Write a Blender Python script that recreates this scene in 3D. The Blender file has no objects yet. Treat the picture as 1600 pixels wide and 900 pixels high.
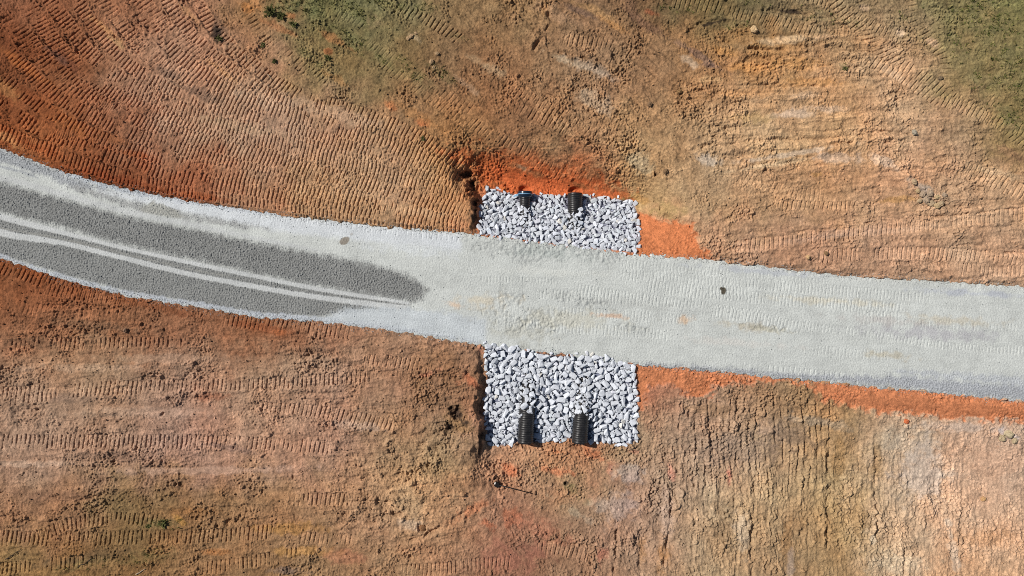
import bpy, bmesh, math, random
import numpy as np
from mathutils import Vector, Matrix, Euler

random.seed(7)
RNG = np.random.default_rng(11)
SC = bpy.context.scene
COL = SC.collection
U = 0.03            # metres of ground per photograph unit
H = 32.0            # flying height of the camera above the road
GAIN = np.array([1.32, 1.33, 1.42])

# ------------------------------------------------------------------ noise
_perm = RNG.permutation(4096).astype(np.int64)
_ang = RNG.random(4096) * 2 * np.pi
_gx, _gy = np.cos(_ang), np.sin(_ang)


def gnoise(x, y, seed=0):
    xi = np.floor(x).astype(np.int64); yi = np.floor(y).astype(np.int64)
    fx = x - xi; fy = y - yi
    sx = fx * fx * fx * (fx * (fx * 6 - 15) + 10); sy = fy * fy * fy * (fy * (fy * 6 - 15) + 10)

    def g(ix, iy, dx, dy):
        h = _perm[(_perm[(ix + seed * 131) & 4095] + iy + seed * 17) & 4095]
        return _gx[h] * dx + _gy[h] * dy
    a = g(xi, yi, fx, fy); b = g(xi + 1, yi, fx - 1, fy)
    c = g(xi, yi + 1, fx, fy - 1); d = g(xi + 1, yi + 1, fx - 1, fy - 1)
    ab = a + sx * (b - a); cd = c + sx * (d - c)
    return (ab + sy * (cd - ab)) * 1.5


def fbm(x, y, scale, octaves=3, seed=0, gain=0.5):
    out = 0; amp = 1.0; f = 1.0 / scale
    for o in range(octaves):
        out = out + amp * gnoise(x * f + 13.7 * o, y * f + 7.1 * o, seed + o)
        amp *= gain; f *= 2.03
    return out


def sstep(a, b, x):
    t = np.clip((x - a) / (b - a), 0, 1)
    return t * t * (3 - 2 * t)


def lin(c):
    c = np.asarray(c, float) / 255.0
    return np.where(c <= 0.04045, c / 12.92, ((c + 0.055) / 1.055) ** 2.4)


def alb(c):
    return np.clip(lin(c) / GAIN, 0.004, 0.9)


# ------------------------------------------------------------------ ground lattice (photograph units)
def axis(lo, hi, step, far):
    core = list(np.arange(lo, hi + 1e-6, step))
    d = step; a = core[0]; left = []
    while a > -far:
        d *= 1.25; a -= d; left.append(a)
    d = step; b = core[-1]; right = []
    while b < far:
        d *= 1.25; b += d; right.append(b)
    return np.array(left[::-1] + core + right), len(left), len(core)


STEP = 0.8
us, u0, un = axis(-60, 1660, STEP, 9000)
vs, v0, vn = axis(-60, 960, STEP, 9000)
NU, NV = len(us), len(vs)
PX, PY = np.meshgrid(us, vs)          # PX[v,u]
CORE_U0, CORE_V0 = us[u0], vs[v0]


def window(x0, y0, x1, y1):
    a = int(np.searchsorted(us, x0)); b = int(np.searchsorted(us, x1))
    c = int(np.searchsorted(vs, y0)); d = int(np.searchsorted(vs, y1))
    return slice(max(c, 0), d), slice(max(a, 0), b)


N40 = fbm(PX, PY, 42, 3, 1)
N15 = fbm(PX, PY, 15, 3, 5)
N6 = fbm(PX, PY, 6, 2, 9)
N100 = fbm(PX, PY, 110, 3, 13)
NE = fbm(PX, PY, 9, 3, 17)            # ragged edges


def poly_sdf(poly, x, y):
    P = np.asarray(poly, float)
    d2 = np.full(x.shape, 1e18); ins = np.zeros(x.shape, bool)
    n = len(P)
    for i in range(n):
        ax, ay = P[i]; bx, by = P[(i + 1) % n]
        ex, ey = bx - ax, by - ay
        wx, wy = x - ax, y - ay
        t = np.clip((wx * ex + wy * ey) / (ex * ex + ey * ey + 1e-9), 0, 1)
        d2 = np.minimum(d2, (wx - t * ex) ** 2 + (wy - t * ey) ** 2)
        cond = (ay > y) != (by > y)
        if abs(by - ay) > 1e-9:
            ins ^= cond & (x < ax + (y - ay) / (by - ay) * ex)
    d = np.sqrt(d2)
    return np.where(ins, -d, d)


# road edges
UP = [(-9000, -4200), (-1500, -620), (-700, -160), (-300, 78), (-100, 186), (0, 232), (50, 250), (100, 269), (200, 296), (300, 315), (450, 337), (600, 354), (750, 367), (850, 381), (1000, 399),
      (1110, 406), (1300, 430), (1600, 448), (2200, 478), (9000, 700)]
LO = [(-9000, -4000), (-1500, -420), (-700, 60), (-300, 270), (-100, 366), (0, 404), (100, 437), (200, 463), (300, 479), (400, 496), (500, 503), (640, 521), (755, 541), (880, 554), (1000, 570),
      (1150, 583), (1300, 598), (1450, 612), (1600, 627), (2200, 668), (9000, 1000)]


def up_y(x): return np.interp(x, [p[0] for p in UP], [p[1] for p in UP])
def lo_y(x): return np.interp(x, [p[0] for p in LO], [p[1] for p in LO])


def road_sdf(x, y):
    su = (up_y(x + 8) - up_y(x - 8)) / 16; sl = (lo_y(x + 8) - lo_y(x - 8)) / 16
    return -np.minimum((y - up_y(x)) / np.sqrt(1 + su * su), (lo_y(x) - y) / np.sqrt(1 + sl * sl))


# stone aprons
AP_UP = [(762, 293), (790, 301), (818, 304), (860, 304), (915, 306), (945, 309), (984, 314), (993, 322), (998, 345), (999, 375), (993, 396), (960, 391), (900, 385), (840, 378), (790, 371), (748, 366), (748, 350), (752, 320)]
AP_LO = [(757, 536), (800, 543), (850, 553), (880, 557), (930, 554), (990, 570), (995, 600), (997, 640), (996, 688), (975, 696), (950, 692), (915, 689), (888, 686), (862, 689), (838, 691), (815, 689), (790, 697), (762, 696), (758, 640), (762, 590)]


def macro(x, y):
    """Large shape of the land: the road bank, the two swales and the piled soil. Metres."""
    r = road_sdf(x, y)
    north = y < 0.5 * (up_y(x) + lo_y(x))
    ru, rl = up_y(x) - y, y - lo_y(x)
    zn = 0.10 * sstep(0, 10, ru) + 0.10 * sstep(60, 260, ru)
    zs = 0.04 * sstep(2, 12, rl) - 0.42 * sstep(10, 150, rl)
    # red bank strip right of the lower apron falls away from the road, tan spoil lies on it
    strip = sstep(960, 1020, x) * sstep(0, 40, rl)
    zs = zs - 0.30 * strip
    z = np.where(north, zn, zs)
    # northern swale
    slope_n = -0.06 - 0.42 * np.clip(ru, 0, 95) * U
    floor_n = slope_n + 0.0075 * np.clip(ru - 85, 0, 170)
    xw = x + 8 * gnoise(x / 26.0, y / 26.0, 3) + 3.5 * gnoise(x / 9.0, y / 9.0, 4)
    wn = np.clip(ru - 45, 0, 200) * 0.9
    side = sstep(732 - wn, 751 + 0.2 * wn, xw) * (1 - sstep(1000, 1110, x + 0.35 * (ru - 30)))
    side = side * (1 - sstep(80, 190, ru))
    z = np.where(north, z * (1 - side) + floor_n * side, z)
    # southern swale
    slope_s = -0.04 - 0.25 * np.clip(rl, 0, 138) * U
    floor_s = slope_s + 0.0012 * np.clip(rl - 160, 0, 300)
    ws = np.clip(rl - 150, 0, 300) * 0.7
    left = sstep(744 - ws, 757 + ws, xw)
    right = 1 - sstep(985, 1120, x) * 0.75
    side = left * right * (1 - 0.75 * sstep(170, 420, rl))
    z = np.where(north, z, z * (1 - side) + floor_s * side)
    # bank lip left of the lower apron
    z = z + np.where(north, 0, 0.05 * np.exp(-((x - 742) / 16.0) ** 2) * sstep(60, 120, rl) * (1 - sstep(185, 235, rl)))
    z = np.where(r < 0, np.where(north, zn, zs), z)
    return z


def to_world(px, py, z):
    k = (H - z) / H * U
    return (px - 800) * k, (450 - py) * k


ZM = macro(PX, PY)
RS = road_sdf(PX, PY)
RSN = RS + 2.4 * NE + 1.6 * N15
SA_U = poly_sdf(AP_UP, PX, PY); SA_L = poly_sdf(AP_LO, PX, PY)
SA = np.minimum(SA_U, SA_L)
CORE = (PX > -62) & (PX < 1662) & (PY > -62) & (PY < 962)

# ------------------------------------------------------------------ soil colour
GX = np.arange(0, 1700, 100); GY = np.arange(0, 1000, 100)
T = [
 [(135,82,58),(140,86,60),(152,98,70),(166,112,82),(150,104,68),(108,98,62),(122,110,76),(142,112,76),(148,113,74),(142,106,72),(132,100,66),(122,104,66),(122,104,68),(142,118,78),(138,115,76),(118,112,68),(112,110,64)],
 [(122,66,40),(136,80,52),(162,110,82),(172,120,90),(166,116,84),(136,106,68),(132,106,70),(136,104,70),(150,110,73),(150,114,78),(156,118,78),(166,122,76),(176,128,72),(186,142,90),(176,140,96),(132,116,72),(116,110,66)],
 [(146,72,40),(150,78,46),(152,88,58),(168,114,84),(170,122,92),(168,120,88),(158,112,76),(150,104,66),(142,98,64),(152,112,73),(166,126,80),(176,136,88),(190,150,98),(196,150,96),(190,152,105),(168,134,94),(138,114,70)],
 [(150,76,45),(156,76,42),(152,77,46),(162,88,58),(168,112,80),(168,120,83),(168,120,83),(162,112,73),(186,96,50),(184,102,56),(166,128,80),(176,138,92),(186,140,92),(196,146,96),(196,148,102),(194,150,108),(190,148,105)],
 [(150,80,48),(150,80,48),(152,80,48),(160,90,60),(165,108,76),(165,112,78),(165,114,76),(165,112,75),(186,110,70),(190,115,72),(200,126,80),(190,140,96),(190,142,100),(190,143,102),(190,144,104),(190,146,106),(192,148,108)],
 [(150,90,62),(148,92,66),(148,90,62),(154,97,68),(150,86,56),(152,97,68),(165,115,82),(165,117,82),(165,115,80),(170,115,80),(190,118,78),(180,130,92),(175,128,90),(182,136,95),(190,150,110),(195,152,112),(195,152,112)],
 [(163,112,84),(165,116,88),(165,118,90),(166,119,91),(166,120,91),(170,122,92),(165,118,85),(152,107,70),(170,115,76),(180,115,76),(186,120,80),(166,126,86),(162,124,82),(180,136,88),(190,150,110),(196,155,115),(196,156,116)],
 [(165,116,88),(167,119,91),(168,121,93),(170,122,95),(170,122,92),(168,120,90),(164,120,85),(156,116,80),(194,136,96),(194,126,86),(180,140,95),(166,131,91),(166,131,89),(180,142,95),(188,152,111),(208,160,116),(204,160,118)],
 [(160,108,76),(160,109,76),(142,108,72),(150,108,71),(162,116,78),(165,118,80),(165,120,85),(170,118,82),(178,122,86),(175,130,90),(180,142,96),(181,146,99),(180,145,98),(176,139,90),(195,158,116),(212,166,121),(212,166,121)],
 [(150,106,64),(150,106,66),(146,106,69),(155,111,73),(152,110,72),(156,115,76),(160,118,80),(164,115,80),(165,112,77),(175,128,86),(185,142,96),(182,146,99),(176,141,96),(176,136,87),(195,158,116),(210,161,112),(212,166,119)],
]
T = alb(np.array(T, float))


def grid_color(x, y):
    gx = np.clip(x / 100.0, 0, 15.999); gy = np.clip(y / 100.0, 0, 8.999)
    i = gx.astype(int); j = gy.astype(int); fx = gx - i; fy = gy - j
    fx = (fx * fx * (3 - 2 * fx))[..., None]; fy = (fy * fy * (3 - 2 * fy))[..., None]
    return (T[j, i] * (1 - fx) + T[j, i + 1] * fx) * (1 - fy) + (T[j + 1, i] * (1 - fx) + T[j + 1, i + 1] * fx) * fy


C = grid_color(PX + 26 * N40, PY + 26 * fbm(PX, PY, 42, 3, 23))
# mottling of the soil itself
w = fbm(PX, PY, 24, 3, 31)
C *= (1 + 0.16 * w + 0.16 * N6 + 0.12 * N15)[..., None]
red = fbm(PX, PY, 60, 3, 41)
C *= 1 + 0.07 * red[..., None] * np.array([0.55, -0.35, -0.9])
GRASS = np.zeros(PX.shape); DIRTY = np.zeros(PX.shape); ORANGE = np.zeros(PX.shape)
DH = np.zeros(PX.shape)               # hand placed relief


def ell(x, y, rx, ry, ang=0.0, ragged=0.7, hard=0.45):
    R = 1.7 * max(rx, ry)
    w_ = window(x - R, y - R, x + R, y + R)
    a = math.radians(ang); c, s = math.cos(a), math.sin(a)
    dx, dy = PX[w_] - x, PY[w_] - y
    d = np.sqrt(((dx * c + dy * s) / rx) ** 2 + ((-dx * s + dy * c) / ry) ** 2)
    d = d + ragged * (0.55 * N15[w_] + 0.35 * N40[w_] + 0.25 * N6[w_])
    return w_, 1 - sstep(hard, 1.0, d)


def paint(col, x, y, rx, ry, ang=0, k=0.8, ragged=0.7, hard=0.35):
    w_, m = ell(x, y, rx, ry, ang, ragged, hard)
    m = (m * k)[..., None]
    C[w_] = C[w_] * (1 - m) + alb(col) * (1 + 0.15 * N6[w_] + 0.12 * N15[w_])[..., None] * m


def paint_poly(col, poly, k=1.0, feather=3.0, rag=4.0, mask=None):
    P = np.array(poly); pad = 20
    w_ = window(P[:, 0].min() - pad, P[:, 1].min() - pad, P[:, 0].max() + pad, P[:, 1].max() + pad)
    d = poly_sdf(poly, PX[w_], PY[w_]) + rag * NE[w_] + rag * 0.8 * N15[w_]
    m = (1 - sstep(-feather, feather, d)) * k
    C[w_] = C[w_] * (1 - m[..., None]) + alb(col) * (1 + 0.14 * N6[w_] + 0.12 * N15[w_])[..., None] * m[..., None]
    if mask is not None:
        mask[w_] = np.maximum(mask[w_], m)
    return w_, m


OR = (232, 148, 104)
ORD = (196, 104, 60)
# --- rusty and dusty bands in the north west corner
for a in [((120, 62, 36), 20, 60, 90, 26, 40), ((168, 92, 50), 40, 105, 70, 10, 35), ((176, 110, 66), 12, 138, 40, 14, 35), ((165, 86, 46), 90, 180, 90, 14, 33), ((158, 84, 48), 150, 205, 70, 10, 22),
          ((182, 116, 74), 8, 215, 40, 10, 25), ((120, 58, 34), 60, 160, 60, 12, 35), ((112, 62, 44), 100, 90, 40, 10, 45), ((104, 70, 58), 85, 85, 26, 9, 40), ((190, 130, 86), 165, 45, 46, 6, 38), ((190, 132, 90), 300, 25, 40, 6, 45),
          ((190, 132, 88), 345, 110, 36, 6, 38), ((96, 70, 56), 345, 45, 16, 26, -30), ((100, 72, 58), 265, 115, 26, 10, 30), ((102, 74, 60), 315, 145, 34, 10, 22), ((190, 140, 96), 180, 65, 24, 6, 38), ((168, 78, 40), 210, 240, 60, 8, 12),
          ((150, 66, 34), 60, 232, 60, 9, 20), ((150, 62, 32), 170, 278, 90, 12, 14), ((160, 74, 40), 300, 306, 70, 8, 8), ((176, 88, 52), 210, 292, 12, 4, 10), ((190, 116, 62), 390, 15, 20, 14, 40), ((200, 130, 80), 400, 5, 18, 8, 60),
          ((186, 140, 105), 520, 175, 110, 12, 16), ((186, 140, 108), 420, 160, 70, 14, 14), ((180, 134, 100), 380, 200, 90, 12, 12), ((182, 132, 94), 560, 300, 90, 14, 8), ((190, 140, 98), 650, 330, 70, 10, 7)]:
    paint(a[0], *a[1:6], k=0.55)
# --- top middle: torn turf and scraped brown earth
for a in [((192, 112, 66), 452, 24, 8, 6, 0), ((170, 100, 62), 440, 46, 46, 8, 25), ((176, 108, 66), 520, 60, 40, 7, 30), ((186, 98, 56), 512, 80, 9, 5, 0), ((172, 118, 70), 520, 120, 40, 9, 30), ((196, 110, 62), 612, 166, 16, 9, 20), ((190, 92, 50), 660, 192, 16, 8, 20),
          ((168, 112, 66), 650, 180, 60, 10, 30), ((180, 152, 116), 645, 57, 18, 5, 30), ((170, 138, 100), 590, 36, 18, 12, 0), ((182, 150, 108), 745, 95, 26, 8, 20), ((172, 140, 106), 730, 135, 28, 7, 40), ((170, 145, 108), 770, 110, 24, 12, 20), ((172, 132, 88), 850, 25, 12, 30, 15), ((196, 138, 76), 851, 15, 7, 18, 15),
          ((166, 128, 92), 870, 22, 50, 14, 25), ((188, 142, 88), 940, 22, 60, 8, 25), ((116, 84, 62), 985, 12, 30, 18, 60), ((120, 88, 66), 1010, 40, 40, 10, 30), ((180, 98, 62), 1018, 20, 14, 6, 20), ((196, 140, 80), 960, 40, 36, 7, 30), ((112, 88, 72), 905, 18, 34, 7, 20), ((192, 164, 124), 900, 100, 60, 8, 22), ((186, 158, 120), 930, 160, 40, 16, 30),
          ((170, 146, 116), 920, 105, 60, 12, 22), ((196, 172, 134), 1075, 95, 22, 9, 30), ((112, 92, 80), 1090, 85, 60, 7, 30), ((112, 90, 78), 1110, 103, 18, 5, 10), ((206, 148, 80), 1130, 80, 26, 9, 10), ((206, 144, 74), 1170, 105, 44, 10, 0), ((208, 150, 80), 1240, 100, 60, 12, 0), ((200, 140, 72), 1270, 128, 60, 10, 0), ((212, 168, 108), 1110, 125, 24, 8, 0),
          ((206, 148, 84), 1165, 145, 70, 10, -3), ((212, 178, 124), 1230, 62, 60, 8, -5), ((214, 184, 140), 1240, 178, 60, 8, -6), ((206, 172, 128), 1285, 170, 40, 8, 0), ((184, 146, 84), 1180, 185, 50, 12, 0), ((212, 184, 142), 1240, 240, 110, 5, -9), ((200, 168, 118), 1200, 258, 90, 5, -9), ((206, 176, 138), 1310, 247, 50, 12, 0), ((214, 186, 146), 1380, 252, 34, 10, 20), ((198, 142, 72), 1275, 272, 14, 6, 0),
          ((206, 150, 78), 1400, 312, 50, 6, -4), ((200, 180, 144), 1108, 250, 26, 14, 20), ((190, 166, 120), 1000, 255, 30, 22, 30), ((176, 160, 130), 1445, 300, 34, 14, 40), ((150, 140, 124), 1450, 305, 22, 12, 45), ((204, 158, 118), 1300, 366, 90, 7, -9), ((210, 166, 124), 1400, 360, 120, 6, -5), ((202, 158, 116), 1520, 340, 100, 10, -8), ((148, 110, 80), 1575, 238, 34, 10, 25), ((205, 170, 125), 1560, 270, 50, 8, 14),
          ((214, 184, 140), 1410, 52, 14, 8, 30), ((208, 172, 126), 1455, 65, 16, 7, 30), ((206, 170, 124), 1350, 12, 14, 7, 20), ((204, 160, 108), 1290, 58, 30, 5, 0), ((200, 166, 120), 1395, 115, 40, 8, 35), ((206, 168, 118), 1260, 150, 26, 8, 0), ((150, 125, 70), 1040, 330, 36, 16, 5), ((150, 128, 74), 985, 310, 30, 12, 20), ((170, 116, 58), 1000, 312, 20, 10, 20)]:
    paint(a[0], *a[1:6], k=0.5)
for p in [(470, 12, 60, 22, 10), (430, 18, 26, 22, 30), (560, 20, 60, 18, 25), (610, 8, 60, 12, 5), (660, 12, 40, 14, 10), (550, 62, 60, 14, 30), (600, 95, 50, 12, 35), (478, 84, 22, 10, 30), (500, 100, 12, 16, 20), (560, 78, 40, 12, 30), (1060, 15, 60, 10, 5), (1180, 5, 40, 8, 10), (1280, 25, 50, 18, 10), (1330, 35, 30, 10, 20), (1410, 25, 20, 12, 30),
          (1440, 6, 18, 12, 20), (1540, 30, 100, 60, 25), (1590, 110, 90, 70, 30), (1500, 70, 40, 30, 45), (1580, 180, 50, 36, 30), (1530, 125, 40, 24, 40), (1320, 105, 16, 8, 10), (690, 115, 40, 12, 35), (250, 818, 46, 12, 0), (230, 870, 60, 18, -10), (130, 880, 60, 14, -10), (640, 110, 60, 16, 35), (340, 62, 8, 6, 0), (1150, 40, 46, 10, -8), (720, 60, 30, 8, 30)]:
    w_, m = ell(p[0], p[1], p[2], p[3], p[4], 0.8, 0.3)
    strong = 1.0 if p[0] > 1450 or (p[0] < 640 and p[1] < 30) else 0.7
    GRASS[w_] = np.maximum(GRASS[w_], m * strong)
gcol = alb((128, 118, 74)) * (1 + 0.3 * N15 + 0.3 * N40)[..., None] * (1 + 0.25 * fbm(PX, PY, 30, 2, 57)[..., None] * np.array([1.2, 0.3, 0.2]))
GRASS *= np.clip(0.85 + 0.9 * N15 + 0.5 * N40, 0.1, 1)
gk = (GRASS * 0.5)[..., None]
C = C * (1 - gk) + gcol * gk
# --- orange subsoil
paint_poly(ORD, [(712, 240), (745, 236), (790, 248), (840, 262), (900, 270), (950, 284), (985, 306), (960, 312), (880, 306), (800, 304), (765, 295), (752, 300), (735, 262)], 0.75, 12, 16, ORANGE)
paint_poly((224, 112, 64), [(770, 262), (860, 276), (930, 290), (960, 306), (880, 310), (790, 304)], 0.55, 8, 12)
paint_poly(OR, [(742, 350), (750, 300), (760, 294), (750, 366), (744, 366)], 0.9, 3, 2, ORANGE)
paint_poly((226, 138, 92), [(998, 334), (1040, 346), (1080, 350), (1092, 380), (1114, 406), (1060, 404), (990, 402)], 1.0, 5, 6, ORANGE)
paint_poly(OR, [(988, 566), (1060, 575), (1150, 582), (1300, 597), (1450, 610), (1720, 640), (1720, 672), (1600, 658), (1500, 654), (1440, 648), (1370, 644), (1330, 634), (1288, 628), (1270, 606), (1235, 596), (1170, 598), (1112, 604), (1110, 620), (1075, 618), (1045, 600), (1012, 604), (1004, 640), (996, 640)], 1.0, 5, 6, ORANGE)
for a in [((150, 104, 66), 800, 258, 30, 8, 15), ((164, 118, 76), 840, 272, 20, 6, 20), ((140, 92, 58), 770, 288, 12, 6, 10), ((158, 112, 70), 905, 290, 26, 6, 12), ((180, 150, 112), 816, 262, 14, 6, 20), (OR, 665, 585, 26, 6, -15), ((206, 110, 66), 738, 598, 22, 14, 20), (OR, 750, 545, 7, 10, 0), ((220, 104, 56), 800, 735, 20, 12, 20), ((220, 110, 66), 870, 735, 40, 8, 12), ((206, 104, 60), 930, 712, 30, 10, 20), (OR, 987, 706, 16, 9, 40), (OR, 1047, 738, 8, 24, -12), (OR, 952, 735, 6, 10, 0), ((206, 120, 76), 740, 795, 40, 9, -28), ((212, 110, 66), 762, 818, 14, 10, 0), ((206, 140, 96), 820, 715, 70, 8, 0),
          ((214, 120, 74), 870, 705, 30, 6, 10), ((206, 112, 70), 800, 810, 20, 24, 0), ((186, 116, 84), 790, 870, 70, 30, 0), ((196, 122, 84), 850, 830, 60, 20, 20), ((140, 118, 70), 900, 770, 30, 12, 30), ((196, 164, 122), 900, 800, 50, 8, 30), ((196, 112, 78), 940, 868, 12, 14, 0), ((190, 128, 60), 1035, 870, 12, 40, 8), ((196, 142, 80), 1003, 860, 8, 40, 3), ((204, 110, 80), 1140, 742, 6, 18, 0), ((196, 98, 54), 700, 240, 30, 8, 20)]:
    paint(a[0], *a[1:6], k=0.5, ragged=1.1, hard=0.1)
# --- south west mottles
for a in [((192, 142, 112), 260, 560, 120, 9, 0), ((190, 140, 112), 130, 575, 120, 8, 0), ((194, 146, 116), 230, 645, 110, 10, 0), ((200, 152, 122), 330, 735, 180, 8, -1), ((196, 148, 118), 60, 725, 90, 7, 0), ((120, 82, 62), 60, 535, 80, 12, 0), ((132, 90, 68), 150, 510, 90, 10, 5), ((142, 74, 44), 250, 480, 90, 10, 14), ((140, 70, 42), 400, 510, 60, 8, 8), ((196, 104, 62), 436, 520, 14, 5, 0), ((128, 92, 74), 130, 622, 90, 9, 0),
          ((130, 94, 74), 180, 712, 90, 8, 0), ((134, 90, 66), 90, 775, 90, 12, 4), ((168, 112, 66), 300, 800, 60, 9, 0), ((178, 122, 60), 450, 825, 70, 12, 0), ((186, 130, 66), 470, 862, 60, 10, 0), ((196, 122, 66), 330, 862, 30, 8, 0), ((198, 140, 70), 280, 812, 14, 6, 40), ((110, 84, 60), 140, 870, 90, 12, -10), ((120, 100, 88), 450, 892, 40, 8, 0), ((186, 120, 84), 540, 870, 40, 14, 0), ((198, 158, 126), 640, 820, 26, 12, 20),
          ((150, 112, 66), 720, 660, 30, 30, 0), ((190, 150, 120), 560, 665, 60, 10, 5), ((130, 92, 66), 600, 700, 90, 6, 30), ((150, 86, 58), 330, 620, 40, 9, 0), ((120, 88, 74), 360, 700, 70, 6, 10)]:
    paint(a[0], *a[1:6], k=0.5)
# --- south east
for a in [((150, 116, 76), 1250, 615, 36, 14, 10), ((170, 150, 118), 1280, 660, 60, 12, 10), ((150, 112, 70), 1110, 640, 50, 14, 5), ((138, 110, 80), 1150, 700, 90, 30, 0), ((140, 112, 84), 1230, 680, 60, 30, 10), ((196, 170, 132), 1420, 690, 60, 40, 0), ((206, 178, 146), 1440, 740, 50, 60, 0), ((206, 166, 118), 1330, 800, 60, 20, 80), ((160, 118, 68), 1310, 720, 14, 50, 0), ((158, 116, 66), 1370, 720, 10, 36, 0), ((150, 112, 66), 1340, 810, 40, 26, 60),
          ((152, 108, 60), 1230, 850, 14, 44, 5), ((190, 164, 132), 1236, 880, 8, 30, 0), ((146, 112, 72), 1130, 830, 26, 60, 0), ((204, 176, 134), 1160, 830, 20, 40, 0), ((208, 180, 138), 1400, 880, 60, 20, 0), ((222, 166, 118), 1560, 720, 50, 30, 0), ((204, 148, 96), 1545, 840, 46, 20, 0), ((214, 184, 146), 1480, 740, 18, 14, 0), ((200, 166, 122), 1040, 800, 16, 60, 0), ((206, 178, 138), 960, 790, 40, 30, 0), ((198, 176, 140), 985, 740, 30, 20, 0),
          ((214, 190, 152), 1363, 840, 7, 12, 0), ((204, 174, 140), 1500, 668, 90, 10, 3), ((200, 182, 160), 1575, 680, 20, 8, 20), ((222, 196, 158), 1490, 860, 60, 10, 80)]:
    paint(a[0], *a[1:6], k=0.5)
# dark topsoil and painted bank shade by the aprons, and other small dark spots
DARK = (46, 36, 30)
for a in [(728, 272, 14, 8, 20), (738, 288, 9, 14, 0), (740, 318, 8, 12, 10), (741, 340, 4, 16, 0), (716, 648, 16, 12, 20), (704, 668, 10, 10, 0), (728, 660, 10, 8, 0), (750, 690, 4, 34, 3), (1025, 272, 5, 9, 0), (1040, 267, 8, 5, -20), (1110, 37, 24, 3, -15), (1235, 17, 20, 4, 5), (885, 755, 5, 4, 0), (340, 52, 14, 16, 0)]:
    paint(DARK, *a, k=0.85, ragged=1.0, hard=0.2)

CAL = [(100, 91, 1.433, 1.312, 1.26), (300, 91, 1.243, 1.149, 1.172), (220, 201, 1.644, 1.835, 2.088), (420, 191, 1.386, 1.449, 1.553), (180, 261, 1.021, 1.062, 0.996), (620, 251, 1.559, 1.719, 2.024), (700, 121, 1.345, 1.16, 1.295), (880, 141, 1.503, 1.655, 1.926), (1200, 141, 1.224, 1.297, 1.675), (1420, 231, 1.346, 1.353, 1.699), (1560, 71, 1.512, 1.245, 1.3), (1270, 341, 1.091, 1.219, 1.567), (120, 511, 1.774, 1.978, 1.993), (520, 651, 1.424, 1.717, 2.04), (220, 851, 1.041, 1.104, 1.011), (660, 771, 1.671, 2.293, 2.4), (1150, 701, 1.858, 1.978, 2.4), (1240, 851, 1.068, 1.032, 1.2), (1000, 791, 1.238, 1.31, 1.8), (880, 731, 1.175, 1.853, 1.88), (1420, 731, 1.267, 1.382, 1.716), (1565, 729, 1.147, 1.313, 1.739), (35, 169, 1.231, 1.247, 1.267), (275, 649, 1.28, 1.465, 1.753), (300, 292, 1.424, 1.429, 1.182), (50, 215, 2.038, 2.149, 1.818), (100, 445, 1.506, 1.057, 0.756), (400, 518, 1.353, 1.407, 1.44), (700, 235, 1.932, 1.976, 1.835), (560, 70, 1.305, 1.296, 1.349), (1100, 15, 1.092, 1.092, 1.035), (340, 872, 1.173, 1.304, 1.411), (560, 862, 1.109, 1.275, 1.454), (1300, 665, 1.18, 1.197, 1.302), (960, 230, 1.737, 2.015, 2.4), (1150, 215, 1.44, 1.613, 2.024), (1500, 300, 1.071, 1.211, 1.405), (1570, 205, 1.23, 1.162, 1.157), (830, 865, 1.051, 1.245, 1.426), (1540, 865, 1.113, 1.164, 1.403), (60, 645, 1.554, 1.797, 2.141), (450, 560, 1.537, 1.846, 2.129), (720, 620, 1.332, 1.532, 1.922), (1330, 820, 1.24, 1.32, 1.476), (1060, 120, 1.291, 1.39, 1.533), (550, 330, 1.496, 1.55, 1.508), (420, 300, 1.496, 1.46, 1.354)]


TONE = [(100, 60, 0.953, 1.105, 1.117), (300, 150, 1.095, 1.379, 1.511), (500, 230, 0.981, 1.166, 1.369), (150, 230, 0.763, 1.043, 1.24), (600, 60, 0.853, 0.977, 0.955), (850, 100, 0.887, 0.9, 0.962), (1000, 150, 0.857, 0.806, 0.96), (1200, 120, 1.055, 1.076, 1.302), (1400, 250, 1.037, 1.07, 1.159), (1300, 350, 0.902, 0.918, 0.968), (1550, 60, 1.011, 1.155, 1.416), (100, 560, 0.922, 1.082, 1.08), (350, 620, 1.137, 1.147, 1.201), (600, 650, 0.864, 0.823, 0.871), (300, 860, 0.97, 0.988, 1.12), (600, 820, 1.111, 1.051, 1.192), (870, 760, 0.888, 0.736, 0.892), (1100, 700, 0.744, 0.816, 1.081), (1200, 850, 0.992, 1.082, 1.243), (1400, 760, 1.018, 1.103, 1.24), (1550, 800, 1.029, 1.06, 1.145), (400, 510, 0.656, 0.837, 0.827), (300, 312, 0.709, 1.059, 1.557), (120, 258, 0.649, 0.96, 1.331), (160, 480, 0.59, 0.82, 0.91), (560, 350, 0.863, 1.073, 1.369), (20, 430, 0.59, 0.82, 0.91), (870, 860, 0.799, 0.773, 0.981)]


def calibrate(x, y, CAL, soft):
    num = np.zeros(x.shape + (3,)); den = np.zeros(x.shape)
    for cx, cy, r, g_, b_ in CAL:
        q = 1.0 / (((x - cx) ** 2 + (y - cy) ** 2) + soft ** 2) ** 1.5
        num += q[..., None] * np.array([r, g_, b_]); den += q
    return num / den[..., None]


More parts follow.
